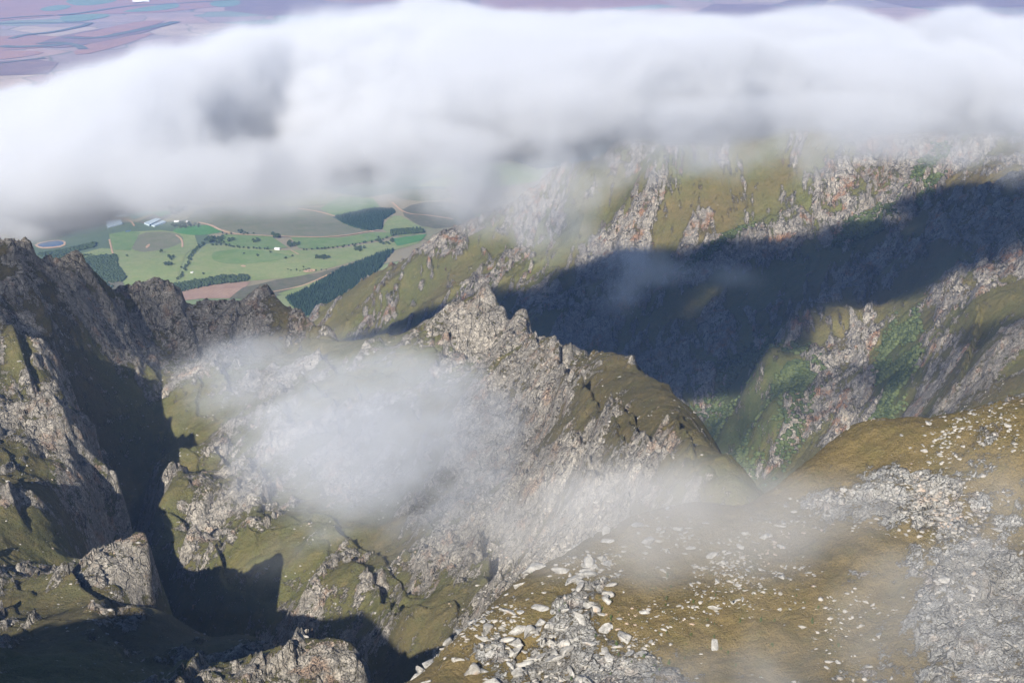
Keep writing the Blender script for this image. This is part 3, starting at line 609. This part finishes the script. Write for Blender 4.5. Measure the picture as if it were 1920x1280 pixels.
def tree(name, kinds, x, y, s, label, cat, group, parts=True, z=None):
    c, t = kinds[count_tree[0] % len(kinds)]; count_tree[0] += 1
    o = bpy.data.objects.new(name, None); COL.objects.link(o); z = hgt(x, y)[0] if z is None else z
    o.location = (x, y, z); o.rotation_euler = (0, 0, rng.random() * 6.28); o.scale = (s, s, s * (0.85 + .3 * rng.random()))
    o['label'] = label; o['category'] = cat; o['group'] = group
    for nm, me in (('crown', c), ('trunk', t)):
        q_ = bpy.data.objects.new(nm, me); COL.objects.link(q_); q_.parent = o
    return o
def tree_row(pix, n, s, kinds, label, group, jit=3.0, size_var=.25):
    P = np.array([ground(*p) for p in pix]); L = np.r_[0, np.cumsum(np.linalg.norm(np.diff(P, axis=0), axis=1))]
    for i in range(n):
        d = L[-1] * (i + .5) / n; x = np.interp(d, L, P[:, 0]) + rng.normal() * jit; y = np.interp(d, L, P[:, 1]) + rng.normal() * jit
        tree('tree', kinds, x, y, s * (1 + size_var * (rng.random() - .5) * 2), label, 'tree', group)
def clump(px, py, rx, ry, n, s, kinds, label, group):
    for i in range(n):
        a = rng.random() * 6.283; q_ = math.sqrt(rng.random()); x, y = ground(px + math.cos(a) * q_ * rx, py + math.sin(a) * q_ * ry)
        tree('tree', kinds, x, y, s * (.75 + .5 * rng.random()), label, 'tree', group)
tree_row([(418,461),(450,466),(506,469)], 16, .8, K_gum, 'dark tree in the row left of the white shed', 'left tree row above the paddock')
tree_row([(565,470),(600,468),(640,464),(690,456),(720,450)], 22, .8, K_gum, 'dark tree in the even row right of the white shed', 'right tree row above the paddock')
tree_row([(385,456),(368,468),(356,484),(348,505),(334,526)], 30, .9, K_gum, 'dark tree in the hedgerow between the green fields', 'hedgerow between the two green fields')
clump(410,452, 28, 5, 30, 1.1, K_gum, 'dark tree in the grove at the top of the hedgerow', 'grove at the top of the hedgerow')
clump(604,484, 14, 3, 11, 1.1, K_gum, 'dark tree in the clump standing in the green paddock', 'clump in the green paddock')
clump(672,468, 13, 4, 12, 1.0, K_gum, 'dark tree in the slanting clump below the row', 'clump below the long tree row')
clump(322,485, 7, 3, 5, 1.1, K_gum, 'dark tree in the upper clump of the left field', 'upper clump in the left field')
clump(314,498, 9, 3, 6, 1.0, K_gum, 'dark tree in the lower clump of the left field', 'lower clump in the left field')
clump(480,453, 10, 3, 7, 1.1, K_gum, 'dark tree in the clump below the earth road', 'clump below the earth road')
clump(550,458, 12, 7, 14, 1.1, K_gum, 'dark tree in the grove right of the road bend', 'grove right of the road bend')
clump(520,443, 10, 5, 8, 1.2, K_gum, 'tall tree beside the earth road above the paddock', 'trees beside the earth road')
clump(445,438, 40, 4, 12, .9, K_gum, 'roadside tree behind the crop field', 'trees along the earth road')
clump(352,424, 30, 5, 30, 1.0, K_gum, 'dark tree around the farmstead left of the bright crop field', 'trees around the farmstead')
clump(335,395, 18, 9, 26, 1.0, K_gum, 'tree in the grove among the white houses', 'trees among the small houses')
clump(745,437, 1, 1, 1, 1.2, K_gum, 'single dark tree at the end of the thick hedge', 'end tree')
clump(575,506, 38, 4, 16, .9, K_small, 'small tree along the track below the green paddock', 'trees along the lower track')
clump(722,452, 16, 8, 18, 1.0, K_gum, 'dark tree in the belt at the mountain foot', 'belt at the mountain foot')
for i, (px, py, lab) in enumerate([(302,475,'round dark tree alone on the edge of the left green field'), (483,481,'lone tree with a long shadow in the middle of the paddock'), (507,475,'lone bushy tree upper right in the paddock'),
        (535,486,'lone dark tree right of centre in the paddock'), (548,482,'small lone tree behind the lone dark one in the paddock'), (457,477,'small lone bush at the crest of the paddock'), (381,515,'small pair tree low in the paddock near the hedgerow'),
        (398,461,'first round tree left of the row above the paddock'), (406,461,'second round tree left of the row above the paddock'), (414,461,'third round tree left of the row above the paddock'), (238,481,'small dark bush on the left green field'), (340,503,'small bush left of the hedgerow')]):
    x, y = ground(px, py); tree('tree', K_gum, x, y, [1.3, 1, 1, 1, .8, .7, .8, 1, 1, 1, .8, .7][i], lab, 'tree', 'lone trees in the fields')
def canopy(name, label, pts, mat, r, h, var=.3, cone=False, kind='stuff', cat='woodland'):
    """many small trees that read as one wood: joined into one mesh"""
    n = len(pts)
    if cone: t = np.array([(math.cos(i * 1.2566), math.sin(i * 1.2566), 0.12) for i in range(5)] + [(0, 0, 1)]); f = np.array([(i, (i + 1) % 5, 5) for i in range(5)])
    else: t, f = I1; t = t * np.array([1, 1, .5]) + np.array([0, 0, .45])
    s = (1 + var * (rng.random((n, 1, 1)) - .5) * 2) * np.array([r, r, h]); v = t[None] * s * (1 + .35 * (rng.random((n, len(t), 1)) - .5) * (0 if cone else 1))
    v = v + pts[:, None, :]; ff = (f[None] + (np.arange(n) * len(t))[:, None, None]).reshape(-1, 3)
    return link(name, mk(name, v.reshape(-1, 3), ff), mat, kind=kind, label=label, category=cat)
def plantation(pix, sp, name, label, mat, r, h, cone, keep=1.0):
    P = np.array([ground(*p) for p in pix]); lo, hi = P.min(0), P.max(0)
    gx, gy = np.meshgrid(np.arange(lo[0], hi[0], sp), np.arange(lo[1], hi[1], sp)); gx = gx.ravel() + rng.normal(size=gx.size) * sp * .22; gy = gy.ravel() + rng.normal(size=gy.size) * sp * .22
    k = inside(P, gx, gy) & (rng.random(gx.size) < keep) & ((keep == 1) | (perlin(gx / 90, gy / 90, 77) > -0.05)); gx, gy = gx[k], gy[k]
    canopy(name, label, np.column_stack([gx, gy, hgt(gx, gy)]), mat, r, h, cone=cone)
plantation([(625,408),(700,392),(735,393),(742,398),(718,414),(716,430),(690,434),(655,424)], 8, 'pine_plantation', 'dark pine plantation on the hill beside the diagonal earth road', m_pine, 5, 13, True)
plantation([(732,434),(790,431),(796,437),(734,443)], 8, 'tree_belt', 'short thick belt of dark trees above the small bright field', m_gum, 5, 14, False)
plantation([(210,552),(330,535),(410,520),(462,518),(468,527),(400,535),(330,550),(280,560)], 10, 'gum_belt', 'grey green belt of gum trees along the ploughed field', m_gum, 6, 13, False)
plantation([(150,484),(218,478),(222,500),(238,522),(225,530),(200,528),(160,520)], 9, 'dark_wood', 'dark bushy wood left of the straight field edge', m_gum, 5.5, 9, False)
plantation([(70,477),(150,462),(180,455),(178,464),(100,482),(180,478),(90,490)], 9, 'dark_wood', 'dark strip of wood below the farm dam', m_gum, 5.5, 9, False)
plantation([(180,530),(238,525),(235,560),(190,562)], 11, 'scrub', 'broken scrub between the wood and the crag', m_gum, 5, 6, False, .6)
plantation([(535,560),(580,540),(640,505),(690,485),(740,468),(700,520),(620,600),(560,590)], 8, 'pine_plantation', 'dark conifer plantation climbing the foot of the far mountain', m_pine, 4.6, 15, True)
plantation([(960,300),(1000,290),(1100,280),(1110,300),(1010,318)], 16, 'dark_wood', 'dark wood behind the shoulder of the far mountain under the cloud', m_gum, 9, 12, False)

# canyon woods
def sample(maskw, n, y0, y1):
    rowsel = (ROWS > y0) & (ROWS < y1); w_ = (maskw * (GY[..., :] ** 1)) * rowsel[:, None]
    area = np.gradient(GY, axis=0) * np.abs(dxc); w_ = (maskw * area * rowsel[:, None]); w_[:, :12] = 0; w_[:, -12:] = 0
    c = np.cumsum(w_.ravel()); i = np.searchsorted(c, rng.random(n) * c[-1]); i = np.clip(i, 0, GX.size - 1)
    jx = (rng.random(n) - .5) * dxc.ravel()[i]; jy = (rng.random(n) - .5) * np.gradient(ROWS)[i // NC]
    x = GX.ravel()[i] + jx; y = GY.ravel()[i] + jy; return np.column_stack([x, y, hgt(x, y)])
pts = sample(np.clip(wood - .25, 0, 1) * (perlin(GX / 60, GY / 60, 91) > -.25) * (SLOPE < 1.6), 7500, 2500, 4400)
canopy('canyon_woodland', 'dense green woodland on the canyon floor and in the gully', pts - np.array([0, 0, 1.0]), m_canopy, 4.2, 6.5, .45)

# stones
def rock_shape(v, seed, flat=0.7, cuts=7):
    """an irregular block: a sphere cut by random planes and roughened"""
    g = np.random.default_rng(seed); v = v.copy()
    for _ in range(cuts):
        n = g.normal(size=3); n /= np.linalg.norm(n); d = 0.28 + 0.34 * g.random(); t = v @ n; k = t > d
        v[k] -= np.outer(t[k] - d, n)
    v *= 1 + 0.07 * (g.random((len(v), 1)) - .5); v /= np.abs(v).max(); return v * np.array([1 + .9 * g.random(), 1.0, flat * (.6 + .6 * g.random())])
M = NT('boulder_stone'); P = M.n('ShaderNodeTexCoord').outputs['Object']; oi = M.n('ShaderNodeObjectInfo')
c = M.mix(M.ramp(M.noise(1.3, 6, 0.75, P), 0.35, 0.65), (0.22, 0.21, 0.19), (0.46, 0.445, 0.41)); c = M.mix(M.ramp(M.noise(4.0, 5, 0.7, P), 0.45, 0.35), c, (0.14, 0.135, 0.12))
c = M.mix(M.math('MULTIPLY', oi.outputs['Random'], 0.35), c, (0.26, 0.245, 0.22)); c = M.mix(M.ramp(M.noise(0.5, 3, 0.6, P), 0.60, 0.68, 0, .6), c, (0.40, 0.26, 0.16)); M.l(c, M.b.inputs['Base Color'])
bp = M.n('ShaderNodeBump'); bp.inputs['Distance'].default_value = 0.25; M.l(M.noise(3.0, 6, 0.75, P), bp.inputs['Height']); M.l(bp.outputs[0], M.b.inputs['Normal']); m_boulder = M.m
M = NT('scattered_stone'); P = M.pos()
c = M.mix(M.ramp(M.noise(0.35, 4, 0.7, P), 0.35, 0.65), (0.19, 0.18, 0.155), (0.38, 0.355, 0.32)); c = M.mix(M.ramp(M.noise(0.03, 3, 0.6, P), 0.57, 0.66, 0, .5), c, (0.42, 0.27, 0.17)); M.l(c, M.b.inputs['Base Color']); m_stone = M.m
def scatter(name, label, pts, r0, r1, mat, base=I1, flat=.6, lift=-0.28, power=3.0):
    n = len(pts); var = [rock_shape(base[0], 900 + i, flat, 5) for i in range(24)]; k = rng.integers(0, 24, n)
    v = np.stack(var)[k]; a = rng.random(n) * 6.283; c_, s_ = np.cos(a)[:, None], np.sin(a)[:, None]
    r = (r0 + (r1 - r0) * rng.random(n) ** power)[:, None]
    x = (v[..., 0] * c_ - v[..., 1] * s_) * r; y = (v[..., 0] * s_ + v[..., 1] * c_) * r; z = v[..., 2] * r + r * lift
    vv = np.stack([x, y, z], -1) + pts[:, None, :]; ff = (base[1][None] + (np.arange(n) * len(base[0]))[:, None, None]).reshape(-1, 3)
    return link(name, mk(name, vv.reshape(-1, 3), ff), mat, kind='stuff', label=label, category='stones')
flatw = sst(1.9, 0.8, SLOPE)
ps = sample((0.15 + ROCK) * MID * flatw * sst(0.1, 0.5, ROCK + .35) * (reg_v == 1) * np.clip(fbm(GX, GY, 60, 4, 431) + .35, 0.02, 2) ** 1.5, 15000, 830, 2300); scatter('loose_stones', 'pale loose stones scattered over the middle ridge', ps, 0.4, 2.0, m_stone, power=2.0)
ps = sample((0.05 + ROCK ** 2) * FAR * flatw * (1 - wood), 6000, 2500, 4900); scatter('loose_stones', 'pale loose stones scattered over the far mountain', ps, 1.0, 4.0, m_stone, power=2.5)
Zn = lambda *a: PZ(*a)
bd = (1.0 * Zn(1130, 1090, 150, 48, -55) + 0.9 * Zn(1010, 1230, 130, 60) + 0.55 * Zn(1690, 940, 190, 45, -6) + 0.35 * Zn(1830, 1160, 120, 110) + 0.5 * Zn(1330, 900, 60, 40) + 0.5 * Zn(1850, 830, 90, 60)
      + 0.16 + 0.22 * Zn(1450, 1080, 250, 130)) * NEAR * (reg_v == 0) * (PY < 1320) * (PY > 700) * (PX > 700) * (PX < 2000) / (GY / 600)
clus = np.clip(fbm(GX, GY, 45, 3, 401) + .45, 0.03, 2) ** 2
ps = sample(bd * clus, 9000, 420, 1000); scatter('small_stones', 'small pale stones strewn over the near slope', ps, 0.15, 1.7, m_stone, power=4.0)
ps = sample(bd * clus * (PX > 1150) + 1.3 * bd * (PX <= 1150), 300, 430, 960)
VARI = []
for i in range(14):
    me = mk('boulder', rock_shape(I3[0] if i % 2 else I2[0] , 40 + i, [.9, .5, .65, 1.1][i % 4], 10), (I3 if i % 2 else I2)[1]); me.materials.append(m_boulder); VARI.append((me, ['blocky', 'flat', 'low', 'tall'][i % 4]))
PLACES = [((1130,1090),'in the tumbled scree at the bottom centre'), ((1010,1230),'in the rock pile on the bottom edge'), ((1690,940),'beside the outcrop below the brown shoulder'),
          ((1830,1160),'by the misty crags at lower right'), ((1330,910),'by the saddle'), ((1870,830),'under the skyline at far right'), ((1450,1050),'on the open brown heath'),
          ((1350,1200),'on the heath right of the rock pile'), ((1600,1230),'on the misty heath at bottom right'), ((1520,860),'on the smooth brown shoulder'), ((1250,1000),'in the mist left of the heath'), ((850,1230),'on the spur left of the rock pile')]
ppx, ppy = project(ps)
for i in range(len(ps)):
    me, shp = VARI[i % 14]; o = bpy.data.objects.new('boulder', me); COL.objects.link(o); u_ = rng.random(); r = 0.8 + 1.7 * u_ ** 2.0
    if ppx[i] < 1250 and ppy[i] > 980: r *= 1.55
    o.location = ps[i] + np.array([0, 0, r * .12]); o.rotation_euler = (rng.normal() * .2 + .25, rng.normal() * .2, rng.random() * 6.28); o.scale = (r * (1 + .5 * rng.random()), r, r * (.7 + .5 * rng.random()))
    wh = min(PLACES, key=lambda q_: (q_[0][0] - ppx[i]) ** 2 + (q_[0][1] - ppy[i]) ** 2)[1]
    o['label'] = ('large ' if r > 2.0 else 'mid-sized ' if r > 1.2 else 'small ') + shp + ' pale boulder ' + wh; o['category'] = 'boulder'; o['group'] = 'pale boulders on the near slope'
# bushes on the near slope
K_bush = []
for i in range(6):
    v, f = crown(.55, 1.7, 26, .12, i % 2 == 0, leaf=.26); c = mk('crown', v, f); c.materials.append(m_bush); t = trunk_mesh('trunk', .06, 1.5); t.materials.append(m_bark); K_bush.append((c, t))
ps = sample(NEAR * (reg_v == 0) * (Zn(1330, 1180, 190, 90) + .5 * Zn(1230, 1090, 60, 50) + .6 * Zn(1250, 1270, 150, 30)), 75, 430, 800)
for p in ps: tree('shrub', K_bush, p[0], p[1], .5 + .9 * rng.random() ** 2, 'small dark shrub on the brown heath', 'shrub', 'shrubs on the near slope', z=p[2])
for i in range(26):
    px, py = 725 + 75 * rng.random(), 1245 + 25 * rng.random(); Yg = 830 - 60 * rng.random(); p = V(px, py, Yg)
    tree('shrub', K_bush, p[0], p[1], 3.2 + 2.5 * rng.random(), 'bushy green shrub in the thicket at the bottom edge', 'shrub', 'thicket at the bottom edge')
for (px, py, Yg, lab) in ((796,1225,800,'lone small tree on the skyline above the thicket'), (548,1205,960,'lone small tree on the thin sunlit spur'), (160,1080,1180,'small tree in the notch behind the pale crag')):
    p = V(px, py, Yg); tree('small_tree', K_bush, p[0], p[1], 3.2, lab, 'tree', 'lone trees by the gorge')

# buildings
m_wall = leaf_mat('white_wall', (0.75, 0.73, 0.70), (0.8, 0.78, 0.75), 3); m_roof = leaf_mat('pale_roof', (0.62, 0.60, 0.58), (0.72, 0.70, 0.68), 3); m_net = leaf_mat('shade_net', (0.42, 0.50, 0.52), (0.50, 0.58, 0.60), 20)
def building(px, py, w_, l_, h_, rz, label, cat='house', name='farm_house'):
    x, y = ground(px, py); o = bpy.data.objects.new(name, None); COL.objects.link(o); o.location = (x, y, hgt(x, y)[0]); o.rotation_euler = (0, 0, rz)
    o['label'] = label; o['category'] = cat; o['group'] = 'farm buildings on the plain'
    a, b = w_ / 2, l_ / 2
    wv = [(-a, -b, -1), (a, -b, -1), (a, b, -1), (-a, b, -1), (-a, -b, h_), (a, -b, h_), (a, b, h_), (-a, b, h_)]
    link('wall', mk('wall', wv, [(0, 1, 5, 4), (1, 2, 6, 5), (2, 3, 7, 6), (3, 0, 4, 7)]), m_wall, o)
    e = .6; rv = [(-a - e, -b - e, h_ + .02), (a + e, -b - e, h_ + .02), (a + e, b + e, h_ + .02), (-a - e, b + e, h_ + .02), (0, -b - e, h_ + w_ * .28), (0, b + e, h_ + w_ * .28)]
    me = bpy.data.meshes.new('roof'); me.from_pydata(rv, [], [(0, 3, 5, 4), (1, 4, 5, 2), (0, 4, 1), (2, 5, 3), (0, 1, 2, 3)]); link('roof', me, m_roof, o)
building(520,468,14,22,5,1.3,'small white shed between the two tree rows in the paddock','shed','white_shed')
for i, (px, py, w_, l_, lab) in enumerate([(331,416,12,22,'white farmhouse at the left end of the dark farmstead trees'), (352,417,12,26,'long pale barn above the bright crop field'), (322,391,10,14,'small white house farthest left in the homestead grove'),
        (332,394,10,16,'white house in the middle of the homestead grove'), (345,392,11,15,'white house at the right edge of the homestead grove'), (336,388,9,12,'tiny white house at the back of the homestead grove'),
        (255,390,10,16,'small pale house alone in the mist behind the gardens'), (278,13,0,0,None), (360,512,8,10,'small pale hut by the lower end of the hedgerow')]):
    if lab: building(px, py, w_, l_, 4, rng.random() * 3, lab)
building(265,4,60,200,14,1.5,'long white packing shed on the far plain','shed','packing_shed')
for pix, lab in (([(198,418),(226,414),(230,421),(202,428)], 'pale rectangular shade net left of the garden plots'), ([(270,420),(293,411),(302,413),(280,424)], 'left of the two long pale shade nets beside the garden plots'),
                 ([(284,424),(306,415),(311,418),(290,426)], 'right of the two long pale shade nets beside the garden plots'), ([(212,404),(236,400),(240,405),(216,407)], 'faint pale shade net in the mist behind the others')):
    P4 = np.array([ground(*p) for p in pix]); z = hgt(P4[:, 0], P4[:, 1]); v = [(*P4[i], z[i] - 1) for i in range(4)] + [(*P4[i], z.mean() + 6) for i in range(4)]
    me = bpy.data.meshes.new('shade_net'); me.from_pydata(v, [], [(4, 5, 6, 7), (0, 1, 5, 4), (1, 2, 6, 5), (2, 3, 7, 6), (3, 0, 4, 7)]); link('shade_net', me, m_net, label=lab, category='shade net', group='shade nets by the garden plots')
# ------------------------------------------------------------------ air and clouds
def volume_material(name, dens, col, aniso=0.0):
    m = bpy.data.materials.new(name); m.use_nodes = True; t = m.node_tree; t.nodes.clear()
    o = t.nodes.new('ShaderNodeOutputMaterial'); v = t.nodes.new('ShaderNodeVolumePrincipled')
    v.inputs['Color'].default_value = (*col, 1); v.inputs['Density'].default_value = dens; v.inputs['Anisotropy'].default_value = aniso
    if name == 'haze_air': v.inputs['Density Attribute'].default_value = ''
    t.links.new(v.outputs[0], o.inputs['Volume']); return m
hz = bpy.data.meshes.new('haze'); X, Y0, Y1, Z0, Z1 = 150000, -6000, 66000, -120, 3000
hz.from_pydata([(-X, Y0, Z0), (X, Y0, Z0), (X, Y1, Z0), (-X, Y1, Z0), (-X, Y0, Z1), (X, Y0, Z1), (X, Y1, Z1), (-X, Y1, Z1)], [],
    [(0, 3, 2, 1), (4, 5, 6, 7), (0, 1, 5, 4), (1, 2, 6, 5), (2, 3, 7, 6), (3, 0, 4, 7)])
hz.materials.append(volume_material('haze_air', 3.0e-5, (0.33, 0.53, 1.0)))
ho = bpy.data.objects.new('haze', hz); COL.objects.link(ho); ho['kind'] = 'stuff'

def cloud(name, label, blobs, vox, wl, amp, dens, gain=2.5, seed=0.0, stretch=(1, 1, 1), detail=5, rough=0.62, col=(1, 1, 1), aniso=0.0, edge=6.0):
    """blobs: (centre, radii, weight); density = their smooth sum broken up by fractal noise, in a grid of vox metres"""
    B = [(np.array(c, float), np.array(r, float), w) for c, r, w in blobs]
    lo = np.min([c - r * 1.15 for c, r, w in B], 0); hi = np.max([c + r * 1.15 for c, r, w in B], 0)
    res = np.maximum(((hi - lo) / vox).astype(int), 8)
    g = bpy.data.node_groups.new(name, 'GeometryNodeTree')
    g.interface.new_socket(name='Geometry', in_out='OUTPUT', socket_type='NodeSocketGeometry')
    N = g.nodes; L = g.links
    out = N.new('NodeGroupOutput'); vc = N.new('GeometryNodeVolumeCube'); sm = N.new('GeometryNodeSetMaterial')
    pos = N.new('GeometryNodeInputPosition').outputs[0]
    def vm(op, a, b=None):
        n = N.new('ShaderNodeVectorMath'); n.operation = op
        for k, v in ((0, a), (1, b)):
            if v is None: continue
            if isinstance(v, bpy.types.NodeSocket): L.new(v, n.inputs[k])
            else: n.inputs[k].default_value = tuple(v)
        return n.outputs['Value'] if op == 'DOT_PRODUCT' else n.outputs[0]
    def mt(op, a, b=0.0, clamp=False):
        n = N.new('ShaderNodeMath'); n.operation = op; n.use_clamp = clamp
        for k, v in ((0, a), (1, b)):
            if isinstance(v, bpy.types.NodeSocket): L.new(v, n.inputs[k])
            else: n.inputs[k].default_value = v
        return n.outputs[0]
    tot = None
    for c, r, w in B:
        qv = vm('MULTIPLY', vm('SUBTRACT', pos, c), 1.0 / r); dd = vm('DOT_PRODUCT', qv, qv)
        e = mt('MULTIPLY', mt('SUBTRACT', 1.0, dd, True), w)
        tot = e if tot is None else mt('MAXIMUM', tot, e) if False else mt('ADD', tot, e)
    nz = N.new('ShaderNodeTexNoise'); nz.inputs['Scale'].default_value = 1.0 / wl; nz.inputs['Detail'].default_value = detail
    nz.inputs['Roughness'].default_value = rough; nz.inputs['Distortion'].default_value = 0.3
    L.new(vm('ADD', vm('MULTIPLY', pos, stretch), (seed * 531, seed * 217, seed * 97)), nz.inputs['Vector'])
    e = mt('ADD', mt('MINIMUM', tot, 1.0), mt('MULTIPLY', mt('SUBTRACT', nz.outputs[0], 0.5), amp))
    e = mt('MULTIPLY', mt('MULTIPLY', e, gain, True), mt('MULTIPLY', tot, edge, True))
    e = mt('MULTIPLY', e, e)
    L.new(e, vc.inputs['Density']); vc.inputs['Min'].default_value = lo; vc.inputs['Max'].default_value = hi
    for k, n in enumerate(('Resolution X', 'Resolution Y', 'Resolution Z')): vc.inputs[n].default_value = int(res[k])
    sm.inputs['Material'].default_value = volume_material(name, dens, col, aniso)
    L.new(vc.outputs[0], sm.inputs[0]); L.new(sm.outputs[0], out.inputs[0])
    me = bpy.data.meshes.new(name); o = bpy.data.objects.new(name, me); COL.objects.link(o)
    md = o.modifiers.new('grid', 'NODES'); md.node_group = g
    o['kind'] = 'stuff'; o['label'] = label; o['category'] = 'cloud'
    print(name, res, res.prod() / 1e6)
    return o
CW = (0.86, 0.875, 0.905)
def B(px, py, Y, rx, ry, rz, w=1.0): return (V(px, py, Y), (rx, ry, rz), w)
BANK = [B(820, 60, 2500, 150, 200, 55, .7), B(1020, 70, 2450, 120, 200, 45, .6), B(300, 130, 2450, 130, 200, 50, .5), B(1560, 60, 2600, 150, 200, 45, .7), B(1850, 60, 2700, 170, 200, 50, .7), B(60, 220, 2400, 110, 160, 45, .6), B(840, 290, 2150, 90, 120, 45, .6), B(480, 330, 2150, 130, 120, 40, .6), B(-200, 340, 2600, 230, 260, 135), B(-20, 315, 2600, 230, 260, 130), B(170, 270, 2550, 230, 280, 130), B(380, 220, 2500, 230, 300, 140), B(600, 175, 2500, 230, 300, 145),
    B(820, 150, 2500, 230, 300, 130), B(1020, 145, 2480, 220, 310, 115), B(1220, 135, 2460, 220, 320, 95), B(1420, 135, 2460, 220, 330, 85), B(1620, 140, 2500, 220, 350, 85),
    B(1820, 145, 2600, 230, 380, 90), B(2020, 145, 2600, 230, 380, 95), B(700, 300, 2450, 120, 120, 45, .5), B(900, 345, 2300, 60, 80, 70, .45), B(1050, 280, 2400, 130, 120, 40, .5), B(1300, 240, 2350, 160, 120, 30, .5),
    B(120, 290, 2000, 170, 240, 90), B(280, 245, 1950, 170, 260, 95), B(440, 210, 1950, 170, 260, 100), B(600, 175, 1950, 170, 260, 95), B(780, 160, 1950, 170, 260, 90), B(960, 155, 1950, 170, 260, 80), B(1130, 145, 1950, 170, 240, 70), B(1300, 140, 2000, 170, 220, 65),
    B(50, 400, 2550, 160, 160, 50, .5)]
cloud('cloud_bank', 'long white bank of cloud lying over the valley and mountain tops', BANK, 8, 220, 7.5, 0.022, gain=1.5, detail=9, rough=0.62, col=CW, edge=2.4)
cloud('cloud_veil', 'thin torn veil trailing under the cloud bank over the fields and ridge', [
    B(200, 345, 1750, 120, 120, 40, .7), B(380, 340, 1600, 120, 120, 45), B(560, 320, 1600, 120, 120, 50), B(740, 300, 1600, 110, 120, 50), B(880, 350, 1550, 60, 100, 65, 1.0), B(960, 390, 1550, 60, 100, 50, .8),
    B(1080, 310, 1600, 120, 120, 50), B(1260, 270, 1600, 130, 120, 50, 1.0), B(1420, 270, 1600, 120, 120, 45), B(1600, 235, 1650, 120, 120, 35), B(1760, 240, 1650, 120, 120, 40), B(1930, 270, 1650, 120, 120, 55), B(1480, 225, 1620, 140, 120, 30, .8), B(1050, 440, 1600, 60, 80, 40, .5)], 6, 120, 7.5, 0.009, gain=1.2, detail=9, rough=0.66, seed=9, col=CW, edge=2.0)
cloud('mist_patch', 'thin grey drift of mist hanging before the middle ridge', [
    B(640, 780, 1350, 165, 130, 85), B(450, 705, 1400, 120, 90, 50, .7), B(860, 790, 1300, 130, 110, 70, .45), B(520, 930, 1220, 100, 90, 75, .55), B(800, 930, 1200, 130, 90, 80, .5), B(700, 850, 1250, 150, 110, 90, .4)],
    4.5, 120, 9.5, 0.0062, gain=1.1, detail=9, rough=.66, stretch=(1.0, 1.0, 1.6), seed=2, col=(0.92, 0.95, 1.0), edge=1.6)
cloud('mist_patch', 'thin white mist drifting over the near boulder slope', [
    B(1840, 1180, 450, 56, 40, 38, 1.4), B(1500, 1010, 520, 70, 50, 26, .35), B(1220, 960, 620, 80, 60, 30, .7), B(1880, 960, 520, 50, 40, 30, .7), B(1350, 1280, 440, 50, 40, 20, .6), B(1650, 1100, 470, 70, 50, 36, .45), B(1060, 1010, 630, 70, 60, 30, .6), B(1180, 930, 700, 80, 60, 30, .6), B(1400, 1000, 600, 80, 60, 30, .25), B(1700, 1260, 450, 60, 40, 28, .9), B(1600, 960, 600, 60, 50, 18, .4)],
    3.5, 80, 7.0, 0.0105, gain=1.0, detail=9, rough=.64, col=(0.98, 0.965, 0.94), edge=1.5)
cloud('mist_patch', 'torn wisp of mist before the dark shaded canyon wall', [
    B(1180, 500, 2900, 130, 100, 70, .8), B(1340, 520, 2900, 120, 90, 40, .6), B(1150, 560, 2850, 60, 60, 50, .6), B(1050, 420, 3200, 110, 90, 80, .6), B(1330, 300, 3300, 200, 100, 60, .5)],
    8, 130, 7.0, 0.010, gain=1.0, detail=8, edge=1.5)
def caster(items, ztop, k=1.0):
    out = []
    for px, py, Y, r in items:
        p = np.array(V(px, py, Y)); t = (ztop - p[2]) / sun_to.z
        out.append((p + t * np.array(sun_to), (r * k, r * k, r * k * .8), 1.0))
    return out
cloud('added_shading_cloud', 'unseen cloud added above the frame to shade the left rocky summits', caster([  # out-of-view cloud, added so its shadow falls on the left summits
    (-60,560,1800,110),(60,560,1830,110),(180,600,1900,90),(280,600,2000,100),(430,600,2030,90),(540,600,2040,50),(930,590,1880,30)], 1740), 14, 120, 1.6, 0.010, gain=2.0, seed=5)

# ------------------------------------------------------------------ each repeat gets a label of its own, counted from the left
ONES = 'first second third fourth fifth sixth seventh eighth ninth tenth eleventh twelfth thirteenth fourteenth fifteenth sixteenth seventeenth eighteenth nineteenth'.split()
TENS = {2: 'twent', 3: 'thirt', 4: 'fort', 5: 'fift', 6: 'sixt', 7: 'sevent', 8: 'eight', 9: 'ninet'}
def ordinal(n):
    if n < 20: return ONES[n - 1]
    return TENS[n // 10] + ('ieth' if n % 10 == 0 else 'y-' + ONES[n % 10 - 1])
by = {}
for o in COL.objects:
    if o.parent is None and o.get('label') and o.get('group'): by.setdefault(o['label'], []).append(o)
for lab, obs in by.items():
    if len(obs) > 1:
        obs.sort(key=lambda o: float(project(np.array(o.matrix_basis.translation))[0]))
        for i, o in enumerate(obs): o['label'] = lab + ', ' + ('leftmost' if i == 0 else 'rightmost' if i == len(obs) - 1 else ordinal(i + 1) + ' from the left')
